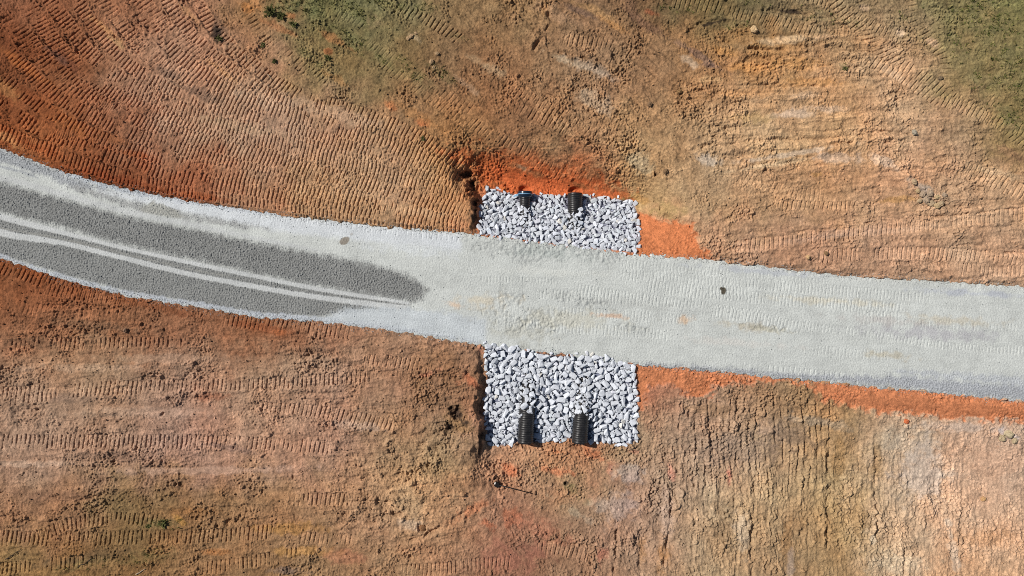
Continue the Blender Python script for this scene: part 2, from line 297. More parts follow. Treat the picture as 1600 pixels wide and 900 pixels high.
# ------------------------------------------------------------------ relief of the soil
rough = 0.75 + 0.45 * sstep(-0.2, 0.4, N100)
SMOOTH = np.zeros(PX.shape)
for p in [(60, 170, 110, 26, 33), (40, 100, 80, 14, 35), (150, 205, 80, 10, 20), (160, 50, 50, 7, 38), (340, 110, 36, 6, 38), (300, 22, 40, 6, 45), (750, 95, 30, 9, 20), (910, 105, 70, 12, 22), (1240, 240, 110, 8, -9), (1230, 182, 90, 9, -6), (1300, 310, 160, 12, -2), (1230, 345, 140, 10, -4), (250, 560, 200, 8, 0), (300, 735, 200, 7, 0), (250, 640, 140, 9, 0), (830, 715, 80, 9, 2), (800, 790, 40, 20, 0), (800, 870, 80, 20, 0), (1560, 760, 60, 90, 0),
          (1235, 870, 12, 40, 0), (1440, 720, 40, 40, 0), (1560, 640, 200, 14, 4), (1420, 628, 120, 12, 6)]:
    w_, m = ell(*p, ragged=0.5, hard=0.3)
    SMOOTH[w_] = np.maximum(SMOOTH[w_], m)
rough *= 1 - 0.7 * SMOOTH
rough *= 1 - 0.35 * ORANGE
rough *= 1 - 0.5 * GRASS
for p in [(600, 700, 170, 90, 0), (650, 800, 130, 60, 0), (700, 600, 60, 90, 0), (1130, 660, 130, 40, 8), (1300, 760, 160, 100, 0), (1050, 800, 120, 90, 0), (980, 250, 90, 40, 20), (1200, 90, 120, 40, 0)]:
    w_, m = ell(*p, ragged=0.5, hard=0.3)
    rough[w_] += 0.45 * m

m35 = sstep(560, 720, PX) * (1 - sstep(1040, 1160, PX)) * (1 - sstep(240, 330, PY))
m0 = np.clip(sstep(1040, 1180, PX) * (1 - sstep(430, 470, PY)) + (1 - sstep(700, 800, PX)) * sstep(420, 520, PY) * 0.8, 0, 1)
m90 = sstep(960, 1060, PX) * sstep(640, 720, PY)
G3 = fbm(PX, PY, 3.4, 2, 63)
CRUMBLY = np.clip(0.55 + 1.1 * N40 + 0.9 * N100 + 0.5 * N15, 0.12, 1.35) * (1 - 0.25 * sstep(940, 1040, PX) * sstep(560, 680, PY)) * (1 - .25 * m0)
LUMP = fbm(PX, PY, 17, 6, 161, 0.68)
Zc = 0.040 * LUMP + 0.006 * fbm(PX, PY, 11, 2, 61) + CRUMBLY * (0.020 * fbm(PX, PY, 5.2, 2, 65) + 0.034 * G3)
PIT = fbm(PX, PY, 6.5, 3, 67)
Zc -= 0.16 * np.clip(PIT - 0.55, 0, 0.6) * sstep(-0.3, 0.5, N40)
Zc += 0.05 * fbm(PX, PY, 34, 2, 75)


def aniso(ang, la, lc, seed):
    a = math.radians(ang); c, s = math.cos(a), math.sin(a)
    return fbm((PX * c + PY * s) * lc / la + 4 * N40, -PX * s + PY * c + 5 * N40, lc, 3, seed)


STREAK = aniso(33, 110, 8, 181) * m35 + aniso(-4, 150, 7, 185) * m0 + aniso(91, 160, 8, 189) * m90 + aniso(25, 110, 8, 191) * (1 - np.clip(m35 + m0 + m90, 0, 1)) * 0.6
Zc += 0.075 * aniso(33, 60, 12, 81) * m35 + 0.065 * aniso(-4, 80, 11, 85) * m0 + (0.018 * aniso(91, 190, 16, 89) + 0.026 * aniso(90, 120, 5, 93)) * m90

# clods pressed out of the soil
CL = np.zeros(PX.shape)
cz = RNG.random((110000, 6))
dens = np.clip(rough, 0.1, 2.0)
for q in cz:
    x = -58 + q[0] * 1716; y = -58 + q[1] * 1016
    i = int((y - CORE_V0) / STEP) + v0; j = int((x - CORE_U0) / STEP) + u0
    if not (0 <= i < NV and 0 <= j < NU) or RS[i, j] < -2 or SA[i, j] < 2:
        continue
    d = dens[i, j]
    se = x > 960 and y > 600
    if q[2] > (0.12 if se else 0.26) * d * d * (0.15 + 2.0 * max(0.0, N40[i, j] + 0.15)):
        continue
    r = (1.2 + 4.5 * q[3] ** 4.0 if se else 1.1 + 3.6 * q[3] ** 6.0) * min(d, 1.5)
    k = int(r / STEP) + 1
    a, b, c, e = max(i - k, 0), min(i + k + 1, NV), max(j - k, 0), min(j + k + 1, NU)
    dx = PX[a:b, c:e] - x; dy = PY[a:b, c:e] - y
    th = q[4] * 6.283
    rx = dx * math.cos(th) + dy * math.sin(th); ry = -dx * math.sin(th) + dy * math.cos(th)
    rr = (rx / r) ** 2 + (ry / (r * (0.6 + 0.4 * q[5]))) ** 2
    h = np.clip(np.minimum(1.5 * (1 - np.sqrt(rr)), 0.62 + 0.5 * (q[3] * 7 % 1) * rx / r + 0.4 * ((q[4] * 13 % 1) - .5) * ry / r), 0, 1.1) * r * U * 0.8
    CL[a:b, c:e] = np.maximum(CL[a:b, c:e], h)

# ------------------------------------------------------------------ crawler tracks
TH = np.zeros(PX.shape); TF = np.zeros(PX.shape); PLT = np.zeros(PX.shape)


def smooth_path(pts, step=8.0):
    P = np.array(pts, float)
    P = np.vstack([2 * P[0] - P[1], P, 2 * P[-1] - P[-2]])
    out = []
    for i in range(1, len(P) - 2):
        n = max(2, int(np.linalg.norm(P[i + 1] - P[i]) / step))
        for t in np.linspace(0, 1, n, endpoint=False):
            t2, t3 = t * t, t * t * t
            out.append(0.5 * ((2 * P[i]) + (-P[i - 1] + P[i + 1]) * t + (2 * P[i - 1] - 5 * P[i] + 4 * P[i + 1] - P[i + 2]) * t2 + (-P[i - 1] + 3 * P[i] - 3 * P[i + 1] + P[i + 2]) * t3))
    out.append(P[-2])
    return np.array(out)


TN = [0]


def track(pts, w=20, pitch=7.0, depth=0.10, skew=0.15, patchy=0.6, sink=0.015, berm=0.02, k=1.0, field=None, flat=None, light=0.10):
    TH_, TF_ = (TH, TF) if field is None else (field, flat)
    TN[0] += 1; sd = TN[0]
    P = smooth_path(pts)
    x0, y0 = P.min(0) - w; x1, y1 = P.max(0) + w
    W = window(x0, y0, x1, y1)
    X, Y = PX[W], PY[W]
    if X.size == 0:
        return
    best = np.full(X.shape, 1e9); S = np.zeros(X.shape); Tt = np.zeros(X.shape)
    xs, ys = X[0], Y[:, 0]
    s = 0.0
    for i in range(len(P) - 1):
        a, b = P[i], P[i + 1]; e = b - a; L = float(np.hypot(*e)) + 1e-9
        c0 = np.searchsorted(xs, min(a[0], b[0]) - w); c1 = np.searchsorted(xs, max(a[0], b[0]) + w)
        r0 = np.searchsorted(ys, min(a[1], b[1]) - w); r1 = np.searchsorted(ys, max(a[1], b[1]) + w)
        if c1 > c0 and r1 > r0:
            sl = (slice(r0, r1), slice(c0, c1))
            dx = X[sl] - a[0]; dy = Y[sl] - a[1]
            t = np.clip((dx * e[0] + dy * e[1]) / L / L, 0, 1)
            d = np.hypot(dx - t * e[0], dy - t * e[1])
            up = d < best[sl]
            best[sl] = np.where(up, d, best[sl])
            S[sl] = np.where(up, s + t * L, S[sl])
            Tt[sl] = np.where(up, (dx * -e[1] + dy * e[0]) / L, Tt[sl])
        s += L
    hw = w * 0.5
    j1 = gnoise(S / 45.0 + sd * 9.3, np.full(S.shape, sd * 1.7), 3)
    edge = 1 - sstep(hw - 1.2, hw + 0.8, best + 1.6 * NE[W] + 1.5 * j1)
    ends = sstep(0, 20, S) * (1 - sstep(s - 22, s, S))
    n = 0.6 * N40[W] + 0.5 * N15[W] + 0.35 * j1
    clear = sstep(-0.62 + patchy * 0.55, -0.25 + patchy * 0.55, n + 0.25)
    m = edge * ends * (0.12 + 0.88 * clear) * k
    f = ((S + skew * Tt + 0.45 * gnoise(S / 26.0, Tt / 14.0, sd % 7) + 0.10 * N6[W]) / pitch) % 1.0
    g = np.exp(-np.abs((f - 0.5) / 0.108) ** 2.2)
    ridge = np.exp(-((f - 0.78) / 0.15) ** 2)
    jit = 0.75 + 0.45 * gnoise(np.floor((S + skew * Tt) / pitch) * 0.77, Tt / 26.0, (sd + 3) % 9)
    h = -sink - depth * 1.15 * g * jit + depth * 0.05 * ridge + 0.010 * N6[W]
    TH_[W] = TH_[W] * (1 - m) + h * m
    TF_[W] = np.maximum(TF_[W] * (1 - 0.35 * m), m)
    b = np.exp(-((best - hw - 1.5) / 1.8) ** 2) * ends * np.clip(0.4 + N15[W] * 1.2, 0, 1.2) * berm
    TH_[W] += b * k
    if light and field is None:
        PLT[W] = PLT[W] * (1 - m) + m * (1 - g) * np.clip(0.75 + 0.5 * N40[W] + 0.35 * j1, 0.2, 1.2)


K0 = np.array([(-40, 205), (60, 240), (180, 280), (300, 304), (450, 326), (600, 345), (735, 359)], float)
K1 = np.array([(40, -20), (130, 95), (215, 152), (330, 198), (450, 234), (600, 280), (738, 322)], float)
K2 = np.array([(300, -40), (350, 40), (410, 100), (480, 145), (560, 170), (650, 205), (740, 262)], float)
fam = []
for t in [0.03, 0.115, 0.20, 0.29, 0.38, 0.46, 0.54, 0.62, 0.70, 0.79, 0.88, 0.96]:
    fam.append((K0 * (1 - 2 * t) + K1 * 2 * t) if t < 0.5 else (K1 * (2 - 2 * t) + K2 * (2 * t - 1)))
order = [3, 0, 7, 10, 1, 5, 8, 2, 6, 9, 4, 11]
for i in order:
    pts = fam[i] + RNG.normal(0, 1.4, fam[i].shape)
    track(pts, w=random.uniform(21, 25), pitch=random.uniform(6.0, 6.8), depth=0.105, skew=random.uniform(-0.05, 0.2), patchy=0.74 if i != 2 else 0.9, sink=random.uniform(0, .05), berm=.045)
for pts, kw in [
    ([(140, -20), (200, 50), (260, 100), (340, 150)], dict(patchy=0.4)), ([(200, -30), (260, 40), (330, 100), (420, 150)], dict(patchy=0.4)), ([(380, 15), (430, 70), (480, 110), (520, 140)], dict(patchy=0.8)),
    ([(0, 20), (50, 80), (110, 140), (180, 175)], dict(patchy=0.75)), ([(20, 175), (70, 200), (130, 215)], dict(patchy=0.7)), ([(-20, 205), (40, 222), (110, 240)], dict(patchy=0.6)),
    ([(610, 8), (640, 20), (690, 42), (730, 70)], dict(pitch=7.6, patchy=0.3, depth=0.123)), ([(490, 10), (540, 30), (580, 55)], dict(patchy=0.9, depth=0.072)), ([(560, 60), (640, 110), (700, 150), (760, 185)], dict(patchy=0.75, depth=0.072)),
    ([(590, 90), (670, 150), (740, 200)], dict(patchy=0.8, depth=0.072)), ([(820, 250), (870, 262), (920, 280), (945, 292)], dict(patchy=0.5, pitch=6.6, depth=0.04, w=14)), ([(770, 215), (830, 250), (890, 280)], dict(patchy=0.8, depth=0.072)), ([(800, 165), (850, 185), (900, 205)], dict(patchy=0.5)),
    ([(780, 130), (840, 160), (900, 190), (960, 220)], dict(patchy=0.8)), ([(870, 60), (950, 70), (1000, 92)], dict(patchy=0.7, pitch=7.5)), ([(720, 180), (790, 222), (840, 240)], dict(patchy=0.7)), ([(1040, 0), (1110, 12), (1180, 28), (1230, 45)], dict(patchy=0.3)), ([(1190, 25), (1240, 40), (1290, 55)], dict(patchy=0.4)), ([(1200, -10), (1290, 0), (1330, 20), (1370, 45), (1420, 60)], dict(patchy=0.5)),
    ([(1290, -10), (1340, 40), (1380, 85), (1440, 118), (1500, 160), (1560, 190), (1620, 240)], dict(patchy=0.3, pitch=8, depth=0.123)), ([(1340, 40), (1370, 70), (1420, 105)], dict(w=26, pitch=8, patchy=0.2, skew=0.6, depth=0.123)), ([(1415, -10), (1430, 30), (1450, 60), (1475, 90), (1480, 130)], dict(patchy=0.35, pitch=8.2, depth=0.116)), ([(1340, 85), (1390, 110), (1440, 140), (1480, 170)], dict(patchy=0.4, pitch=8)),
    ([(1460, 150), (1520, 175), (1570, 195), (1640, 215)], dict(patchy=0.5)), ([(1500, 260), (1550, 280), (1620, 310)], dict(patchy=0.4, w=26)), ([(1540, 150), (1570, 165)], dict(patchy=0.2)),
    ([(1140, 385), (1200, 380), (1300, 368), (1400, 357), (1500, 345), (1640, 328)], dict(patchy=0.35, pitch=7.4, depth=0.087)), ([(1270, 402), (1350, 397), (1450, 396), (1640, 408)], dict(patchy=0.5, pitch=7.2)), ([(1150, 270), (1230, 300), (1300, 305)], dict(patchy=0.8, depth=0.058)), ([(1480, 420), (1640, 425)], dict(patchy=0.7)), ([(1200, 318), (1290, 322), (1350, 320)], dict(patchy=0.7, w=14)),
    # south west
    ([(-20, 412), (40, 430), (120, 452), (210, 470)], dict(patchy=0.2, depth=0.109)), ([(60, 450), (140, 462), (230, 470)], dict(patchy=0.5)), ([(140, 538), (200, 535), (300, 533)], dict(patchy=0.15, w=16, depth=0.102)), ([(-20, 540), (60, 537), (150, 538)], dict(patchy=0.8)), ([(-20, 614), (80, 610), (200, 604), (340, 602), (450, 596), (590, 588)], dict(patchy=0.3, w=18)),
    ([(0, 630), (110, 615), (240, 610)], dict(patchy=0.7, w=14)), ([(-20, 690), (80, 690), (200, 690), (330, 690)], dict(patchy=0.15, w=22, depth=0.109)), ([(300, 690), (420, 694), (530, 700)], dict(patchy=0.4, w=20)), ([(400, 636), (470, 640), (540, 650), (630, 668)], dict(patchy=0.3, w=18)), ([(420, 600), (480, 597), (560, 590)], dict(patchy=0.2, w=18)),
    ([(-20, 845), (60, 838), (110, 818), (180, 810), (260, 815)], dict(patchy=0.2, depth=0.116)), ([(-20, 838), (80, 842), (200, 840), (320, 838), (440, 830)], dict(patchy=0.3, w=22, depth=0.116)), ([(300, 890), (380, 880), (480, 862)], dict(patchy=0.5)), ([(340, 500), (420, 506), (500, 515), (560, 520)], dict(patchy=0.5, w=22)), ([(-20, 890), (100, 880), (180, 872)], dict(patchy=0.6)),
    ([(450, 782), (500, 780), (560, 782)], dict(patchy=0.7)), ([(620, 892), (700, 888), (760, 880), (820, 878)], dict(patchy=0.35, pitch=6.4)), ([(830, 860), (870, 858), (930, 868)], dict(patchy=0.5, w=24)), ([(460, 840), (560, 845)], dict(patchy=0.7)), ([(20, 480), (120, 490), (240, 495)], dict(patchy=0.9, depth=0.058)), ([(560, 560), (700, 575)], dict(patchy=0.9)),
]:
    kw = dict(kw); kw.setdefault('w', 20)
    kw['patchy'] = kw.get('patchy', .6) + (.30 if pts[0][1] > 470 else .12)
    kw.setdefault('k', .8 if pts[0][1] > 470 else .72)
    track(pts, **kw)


def groove(pts, w=3.0, depth=0.10, ridge=0.5, side=1):
    depth *= 0.66
    P = smooth_path(pts, 6)
    W = window(P[:, 0].min() - 20, P[:, 1].min() - 20, P[:, 0].max() + 20, P[:, 1].max() + 20)
    X, Y = PX[W] + 1.1 * N15[W], PY[W] + 1.5 * N40[W]
    best = np.full(X.shape, 1e9); sg = np.zeros(X.shape)
    for i in range(len(P) - 1):
        a, e = P[i], P[i + 1] - P[i]; L2 = e @ e + 1e-9
        dx, dy = X - a[0], Y - a[1]
        t = np.clip((dx * e[0] + dy * e[1]) / L2, 0, 1)
        d = np.hypot(dx - t * e[0], dy - t * e[1])
        up = d < best
        best = np.where(up, d, best); sg = np.where(up, np.sign(dx * -e[1] + dy * e[0]), sg)
    q = np.clip(0.6 + 1.5 * N15[W] + 0.5 * N40[W], 0.05, 1.5)
    DH[W] -= depth * np.exp(-(best / w) ** 2) * q
    DH[W] += ridge * depth * np.exp(-((best - 2.2 * w) / (1.6 * w)) ** 2) * q * np.where(sg * side > 0, 1.0, 0.25)


# ripper marks and ruts
for i in range(22):
    x = 1060 + i * 11.5 + random.uniform(-2, 2)
    t = (i - 11) / 11
    groove([(x - 4 * t, 618 + abs(t) * 10), (x + 6 * math.sin(i * .5), 690), (x + 14 * (0.6 - t) * .6, 770 + random.uniform(-14, 14))], 1.5, 0.080, 0.35)
for pts, kw in [([(1294, 690), (1293, 760), (1294, 800), (1295, 865)], dict(w=3.5, depth=.20)), ([(1369, 700), (1369, 765), (1371, 820), (1368, 850)], dict(w=2.6, depth=.16)), ([(1415, 860), (1414, 910)], dict(w=2.5, depth=.12)), ([(1046, 760), (1049, 800), (1044, 840), (1038, 880)], dict(w=3, depth=.17)), ([(964, 815), (963, 850), (960, 890)], dict(w=2.6, depth=.16)),
                ([(1176, 800), (1175, 850), (1176, 900)], dict(w=3, depth=.15)), ([(1000, 830), (1000, 900)], dict(w=3, depth=.08)), ([(1505, 760), (1500, 830), (1496, 890)], dict(w=2, depth=.06)), ([(1110, 680), (1118, 730), (1126, 780)], dict(w=3, depth=.12)), ([(845, 845), (880, 848), (925, 855)], dict(w=2.6, depth=.14)), ([(660, 842), (700, 815), (760, 785)], dict(w=3, depth=.12)), ([(640, 845), (690, 825), (720, 810)], dict(w=3, depth=.12)),
                ([(858, 15), (858, 35), (845, 60), (833, 80)], dict(w=3, depth=.15)), ([(1078, 46), (1095, 36), (1120, 31), (1135, 30)], dict(w=3, depth=.16, side=-1)), ([(1120, 60), (1150, 70), (1180, 77), (1230, 76), (1280, 70)], dict(w=3, depth=.14)), ([(1080, 145), (1110, 138), (1150, 134), (1220, 133), (1290, 135)], dict(w=2.4, depth=.1)), ([(1100, 230), (1160, 222), (1240, 218), (1330, 222)], dict(w=4, depth=.12)),
                ([(1150, 378), (1250, 362), (1380, 346), (1500, 335), (1640, 320)], dict(w=2, depth=.09)), ([(1540, 392), (1640, 398)], dict(w=2, depth=.1)), ([(1120, 262), (1180, 250), (1250, 245), (1320, 243)], dict(w=2.5, depth=.05)), ([(862, 102), (865, 120), (850, 140)], dict(w=2.4, depth=.09)), ([(970, 100), (1000, 85), (1050, 92)], dict(w=2.4, depth=.07)), ([(870, 80), (905, 88), (940, 94)], dict(w=2.6, depth=.12)),
                ([(1195, 14), (1225, 18), (1252, 15)], dict(w=4, depth=.16)), ([(1035, 310), (1032, 330)], dict(w=2, depth=.06)), ([(1400, 110), (1402, 150), (1412, 190)], dict(w=2.4, depth=.06)), ([(1040, 338), (1080, 350), (1095, 350)], dict(w=3, depth=.12, side=-1))]:
    groove(pts, **kw)
# slumped pits
for x, y, rx, ry, dp in [(728, 272, 13, 8, .25), (738, 290, 9, 12, .3), (741, 318, 8, 12, .25), (716, 648, 15, 11, .25), (704, 668, 10, 10, .2), (1025, 272, 4, 8, .2), (885, 755, 4, 3, .15), (855, 10, 8, 8, .1), (252, 467, 5, 4, .12), (255, 646, 5, 5, .12), (285, 757, 6, 5, .12), (177, 722, 5, 7, .12), (215, 702, 5, 6, .1), (660, 828, 12, 8, .14), (640, 870, 6, 8, .12), (590, 780, 5, 8, .12), (620, 803, 10, 7, .12), (540, 805, 6, 6, .12), (670, 726, 8, 12, .12), (500, 895, 5, 8, .12), (355, 816, 6, 8, .12), (740, 545, 6, 5, .12)]:
    w_, m = ell(x, y, rx, ry, 0, 0.9, 0.2)
    DH[w_] -= dp * m
# spoil edges lying over the orange subsoil
LIP = 0.0
DH += -0.05 * ORANGE * (1 - SMOOTH)

soil = (Zc + 0.0) * (1 - 0.75 * TF) * np.clip(rough, 0.25, 1.5) + CL * (1 - 0.85 * TF) + TH * 0.9 + DH
soil += (0.012 * N6 + 0.012 * G3 * CRUMBLY) * (1 - 0.5 * TF)
Z = ZM + np.where(CORE, soil, 0.03 * N40)
# ground carries the road: cut it down beneath the gravel; it stays just under the stones too
under_road = 1 - sstep(-5, 1.5, RSN)
Z = Z * (1 - under_road) + (-0.30) * under_road
ap = 1 - sstep(-3, 1.0, SA)
Z = Z * (1 - ap) + (ZM - 0.10 + 0.03 * N15) * ap
sandk = ap[..., None] * 0.9
C = C * (1 - sandk) + alb((128, 130, 134)) * (1 + 0.3 * N6)[..., None] * sandk
# scour hollows at the pipe mouths
for x, y, r in [(822, 696, 15), (906, 697, 15), (820, 296, 11), (899, 297, 12)]:
    w_, m = ell(x, y, r, 7, 0, 0.25, 0.3)
    Z[w_] -= 0.20 * m
cal = calibrate(PX, PY, CAL, 60.0) * calibrate(PX, PY, TONE, 110.0)
C *= cal * (1 - ORANGE[..., None]) + np.array([.95, .98, 1.0]) * ORANGE[..., None]
C *= (1 + 0.17 * STREAK * (1 - 0.6 * TF))[..., None]
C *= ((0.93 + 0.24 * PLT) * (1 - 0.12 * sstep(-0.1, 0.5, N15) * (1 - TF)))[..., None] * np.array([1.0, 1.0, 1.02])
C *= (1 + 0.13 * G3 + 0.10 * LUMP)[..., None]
C = np.clip(C, 0.01, 0.85)


# ------------------------------------------------------------------ helpers
def grid_mesh(name, X, Y, Zz, keep=None, attrs=None):
    nv, nu = X.shape
    idx = np.arange(nv * nu).reshape(nv, nu)
    a, b, c, d = idx[:-1, :-1], idx[:-1, 1:], idx[1:, 1:], idx[1:, :-1]
    F = np.stack([a, d, c, b], -1).reshape(-1, 4)     # image y runs down
    if keep is not None:
        F = F[keep.reshape(-1)]
    used = np.unique(F)
    remap = np.full(nv * nu, -1, np.int64); remap[used] = np.arange(len(used))
    F = remap[F]
    co = np.stack([X.ravel()[used], Y.ravel()[used], Zz.ravel()[used]], -1).astype(np.float32)
    me = bpy.data.meshes.new(name)
    me.vertices.add(len(co)); me.vertices.foreach_set('co', co.ravel())
    me.loops.add(F.size); me.loops.foreach_set('vertex_index', F.ravel().astype(np.int32))
    me.polygons.add(len(F)); me.polygons.foreach_set('loop_start', np.arange(0, F.size, 4, dtype=np.int32))
    me.polygons.foreach_set('use_smooth', np.ones(len(F), bool))
    me.update(calc_edges=True)
    for n, v in (attrs or {}).items():
        v = v.reshape(nv * nu, -1)[used]
        if v.shape[1] == 3:
            at = me.color_attributes.new(n, 'FLOAT_COLOR', 'POINT')
            at.data.foreach_set('color', np.concatenate([v, np.ones((len(v), 1))], 1).astype(np.float32).ravel())
        else:
            at = me.attributes.new(n, 'FLOAT', 'POINT')
            at.data.foreach_set('value', v.astype(np.float32).ravel())
    return me


def link(name, me, parent=None):
    o = bpy.data.objects.new(name, me); COL.objects.link(o)
    if parent: o.parent = parent
    return o


def thing(o, label, cat, group=None):
    o['label'] = label; o['category'] = cat
    if group: o['group'] = group
    return o


def material(name, base, rough=0.9, spec=0.3, attr=None, grain=None, bump=None, vary=None, metal=0.0):
    m = bpy.data.materials.new(name); m.use_nodes = True
    nt = m.node_tree; N = nt.nodes; L = nt.links
    b = N['Principled BSDF']
    b.inputs['Roughness'].default_value = rough
    b.inputs['Specular IOR Level'].default_value = spec
    b.inputs['Metallic'].default_value = metal
    geo = N.new('ShaderNodeNewGeometry')
    src = None
    if attr:
        a = N.new('ShaderNodeAttribute'); a.attribute_name = attr; src = a.outputs['Color']
    else:
        r = N.new('ShaderNodeRGB'); r.outputs[0].default_value = (*base, 1); src = r.outputs[0]
    if vary:          # each copy a little different
        oi = N.new('ShaderNodeObjectInfo')
        mr = N.new('ShaderNodeMapRange'); mr.inputs[3].default_value = 1 - vary; mr.inputs[4].default_value = 1 + vary
        L.new(oi.outputs['Random'], mr.inputs[0])
        mx = N.new('ShaderNodeVectorMath'); mx.operation = 'SCALE'
        L.new(src, mx.inputs[0]); L.new(mr.outputs[0], mx.inputs['Scale']); src = mx.outputs[0]
    if grain:
        for sc, amt in grain:
            n = N.new('ShaderNodeTexNoise'); n.inputs['Scale'].default_value = sc; n.inputs['Detail'].default_value = 4
            n.inputs['Roughness'].default_value = 0.65
            L.new(geo.outputs['Position'], n.inputs['Vector'])
            mr = N.new('ShaderNodeMapRange'); mr.inputs[1].default_value = 0.3; mr.inputs[2].default_value = 0.7
            mr.inputs[3].default_value = 1 - amt; mr.inputs[4].default_value = 1 + amt
            L.new(n.outputs['Fac'], mr.inputs[0])
            mx = N.new('ShaderNodeVectorMath'); mx.operation = 'SCALE'
            L.new(src, mx.inputs[0]); L.new(mr.outputs[0], mx.inputs['Scale']); src = mx.outputs[0]
    L.new(src, b.inputs['Base Color'])
    if bump:
        prev = None
        for sc, dist in bump:
            n = N.new('ShaderNodeTexNoise'); n.inputs['Scale'].default_value = sc; n.inputs['Detail'].default_value = 5
            L.new(geo.outputs['Position'], n.inputs['Vector'])
            bp = N.new('ShaderNodeBump'); bp.inputs['Distance'].default_value = dist; bp.inputs['Strength'].default_value = 1.0
            L.new(n.outputs['Fac'], bp.inputs['Height'])
            if prev: L.new(prev.outputs[0], bp.inputs['Normal'])
            prev = bp
        L.new(prev.outputs[0], b.inputs['Normal'])
    return m


M_SOIL = material('soil', (0.3, 0.2, 0.1), 0.95, 0.1, attr='tint', grain=[(9, 0.12), (30, 0.40)], bump=[(14, 0.010), (45, 0.012)])
M_ROAD = material('crushed_stone', (0.4, 0.4, 0.4), 0.92, 0.2, attr='tint', grain=[(14, 0.06), (40, 0.16)], bump=[(36, 0.014)])
M_STONE = material('riprap_granite', (.575, .60, .645), 0.85, 0.25, vary=0.12, grain=[(7, 0.12), (40, 0.08)], bump=[(20, 0.015)])
M_STONE_T = material('riprap_granite_tinted', (0.4, 0.4, 0.4), 0.85, 0.25, attr='tint', grain=[(7, 0.10), (40, 0.08)], bump=[(20, 0.015)])
M_PIPE = material('black_plastic', (0.018, 0.017, 0.017), 0.36, 0.5, grain=[(5, 0.5), (20, .4)])
M_LINER = material('dark_liner', (0.008, 0.008, 0.009), 0.5, 0.4)
M_COLLAR = material('blue_black_collar', (0.010, 0.020, 0.036), 0.22, 0.6)
M_BAND = material('pale_blue_band', (0.16, 0.30, 0.44), 0.25, 0.5)
M_BLACK = material('black_metal', (0.006, 0.005, 0.005), 0.6, 0.3)
M_PALE = material('pale_cap', (0.62, 0.58, 0.52), 0.6, 0.3)
M_GRASS = material('grass', (0.1, 0.1, 0.04), 0.8, 0.2, attr='tint')
M_WEED = material('weed_leaf', (0.085, 0.085, 0.030), 0.9, 0.05, vary=0.25, grain=[(30, 0.2)])
M_TWIG = material('twig_bark', (0.06, 0.042, 0.03), 0.9, 0.2, vary=0.4, grain=[(30, 0.3)])
M_TWIG_PALE = material('twig_bleached', (0.34, 0.27, 0.19), 0.9, 0.2, grain=[(30, 0.2)])
M_CLOD = material('soil_clod', (0.3, 0.2, 0.1), 0.95, 0.1, attr='tint', grain=[(25, 0.2)], bump=[(30, 0.02)])

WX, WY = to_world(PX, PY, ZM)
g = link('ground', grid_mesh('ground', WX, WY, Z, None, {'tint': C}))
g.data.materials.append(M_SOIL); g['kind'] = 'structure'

# ------------------------------------------------------------------ the gravel road
pad = 12
keep = (RS[:-1, :-1] < pad) & (RS[1:, 1:] < pad)
RT = np.zeros(PX.shape); RF = np.zeros(PX.shape)
for pts, kw in [([(735, 438), (800, 437), (880, 440)], dict(w=9, pitch=5, k=.9)), ([(830, 458), (900, 462), (1000, 470), (1100, 474)], dict(w=16, k=.9)), ([(890, 450), (1000, 466), (1100, 480), (1200, 494)], dict(w=16)), ([(960, 428), (1080, 436), (1200, 446), (1330, 456), (1460, 466)], dict(w=16, k=.8)), ([(1000, 446), (1150, 462), (1300, 474), (1420, 484)], dict(w=18)),
                ([(1100, 486), (1180, 496), (1250, 512)], dict(w=18, k=1.0)), ([(1180, 500), (1340, 520), (1480, 540), (1640, 552)], dict(w=12, k=.8)), ([(780, 504), (840, 507), (900, 510)], dict(w=11, pitch=5)), ([(850, 512), (950, 516), (1060, 524)], dict(w=16, k=.8)), ([(1090, 452), (1180, 456)], dict(w=14)), ([(1150, 570), (1240, 578), (1340, 588)], dict(w=9, pitch=8, k=.9)), ([(1260, 546), (1400, 556)], dict(w=16, k=.6)),
                ([(960, 412), (1060, 420), (1180, 432), (1300, 446)], dict(w=14, k=.6)), ([(380, 333), (480, 347), (600, 360)], dict(w=9, pitch=8, k=.6)), ([(560, 358), (660, 368), (740, 376)], dict(w=8, pitch=8, k=.8)), ([(860, 485), (960, 492), (1080, 500)], dict(w=16, k=.7)), ([(1330, 488), (1420, 492)], dict(w=9, k=.9)), ([(1330, 500), (1640, 516)], dict(w=14, k=.5)), ([(1160, 440), (1290, 452)], dict(w=16, k=.7))]:
    kw = dict(kw); kw.setdefault('pitch', 5.4)
    track(pts, depth=0.026, patchy=0.50, sink=0.002, berm=0.004, skew=0.05, field=RT, flat=RF, **kw)

RC = np.broadcast_to(alb((196, 199, 193)), PX.shape + (3,)).copy()
loose = np.zeros(PX.shape)


def rpoly(col, poly, k, feather, rag, gravel=0.0):
    P = np.array(poly); pad_ = 26
    W = window(P[:, 0].min() - pad_, P[:, 1].min() - pad_, P[:, 0].max() + pad_, P[:, 1].max() + pad_)
    d = poly_sdf(poly, PX[W], PY[W]) + rag * (NE[W] + 0.6 * N15[W])
    m = (1 - sstep(-feather, feather, d)) * k
    RC[W] = RC[W] * (1 - m[..., None]) + alb(col) * m[..., None]
    loose[W] = np.maximum(loose[W] * (1 - m), gravel * m)


def rband(col, line, w, k=1.0, feather=1.5, rag=1.0, gravel=0.0):
    L = np.array(line, float); P = smooth_path(L, 20)
    wd = np.interp(np.linspace(0, 1, len(P)), np.linspace(0, 1, len(np.atleast_1d(w))), np.atleast_1d(w)) * 0.5
    rpoly(col, [tuple(p) for p in np.vstack([P - np.c_[0 * wd, wd], (P + np.c_[0 * wd, wd])[::-1]])], k, feather, rag, gravel)


DK = (133, 134, 131); LT = (192, 194, 191)
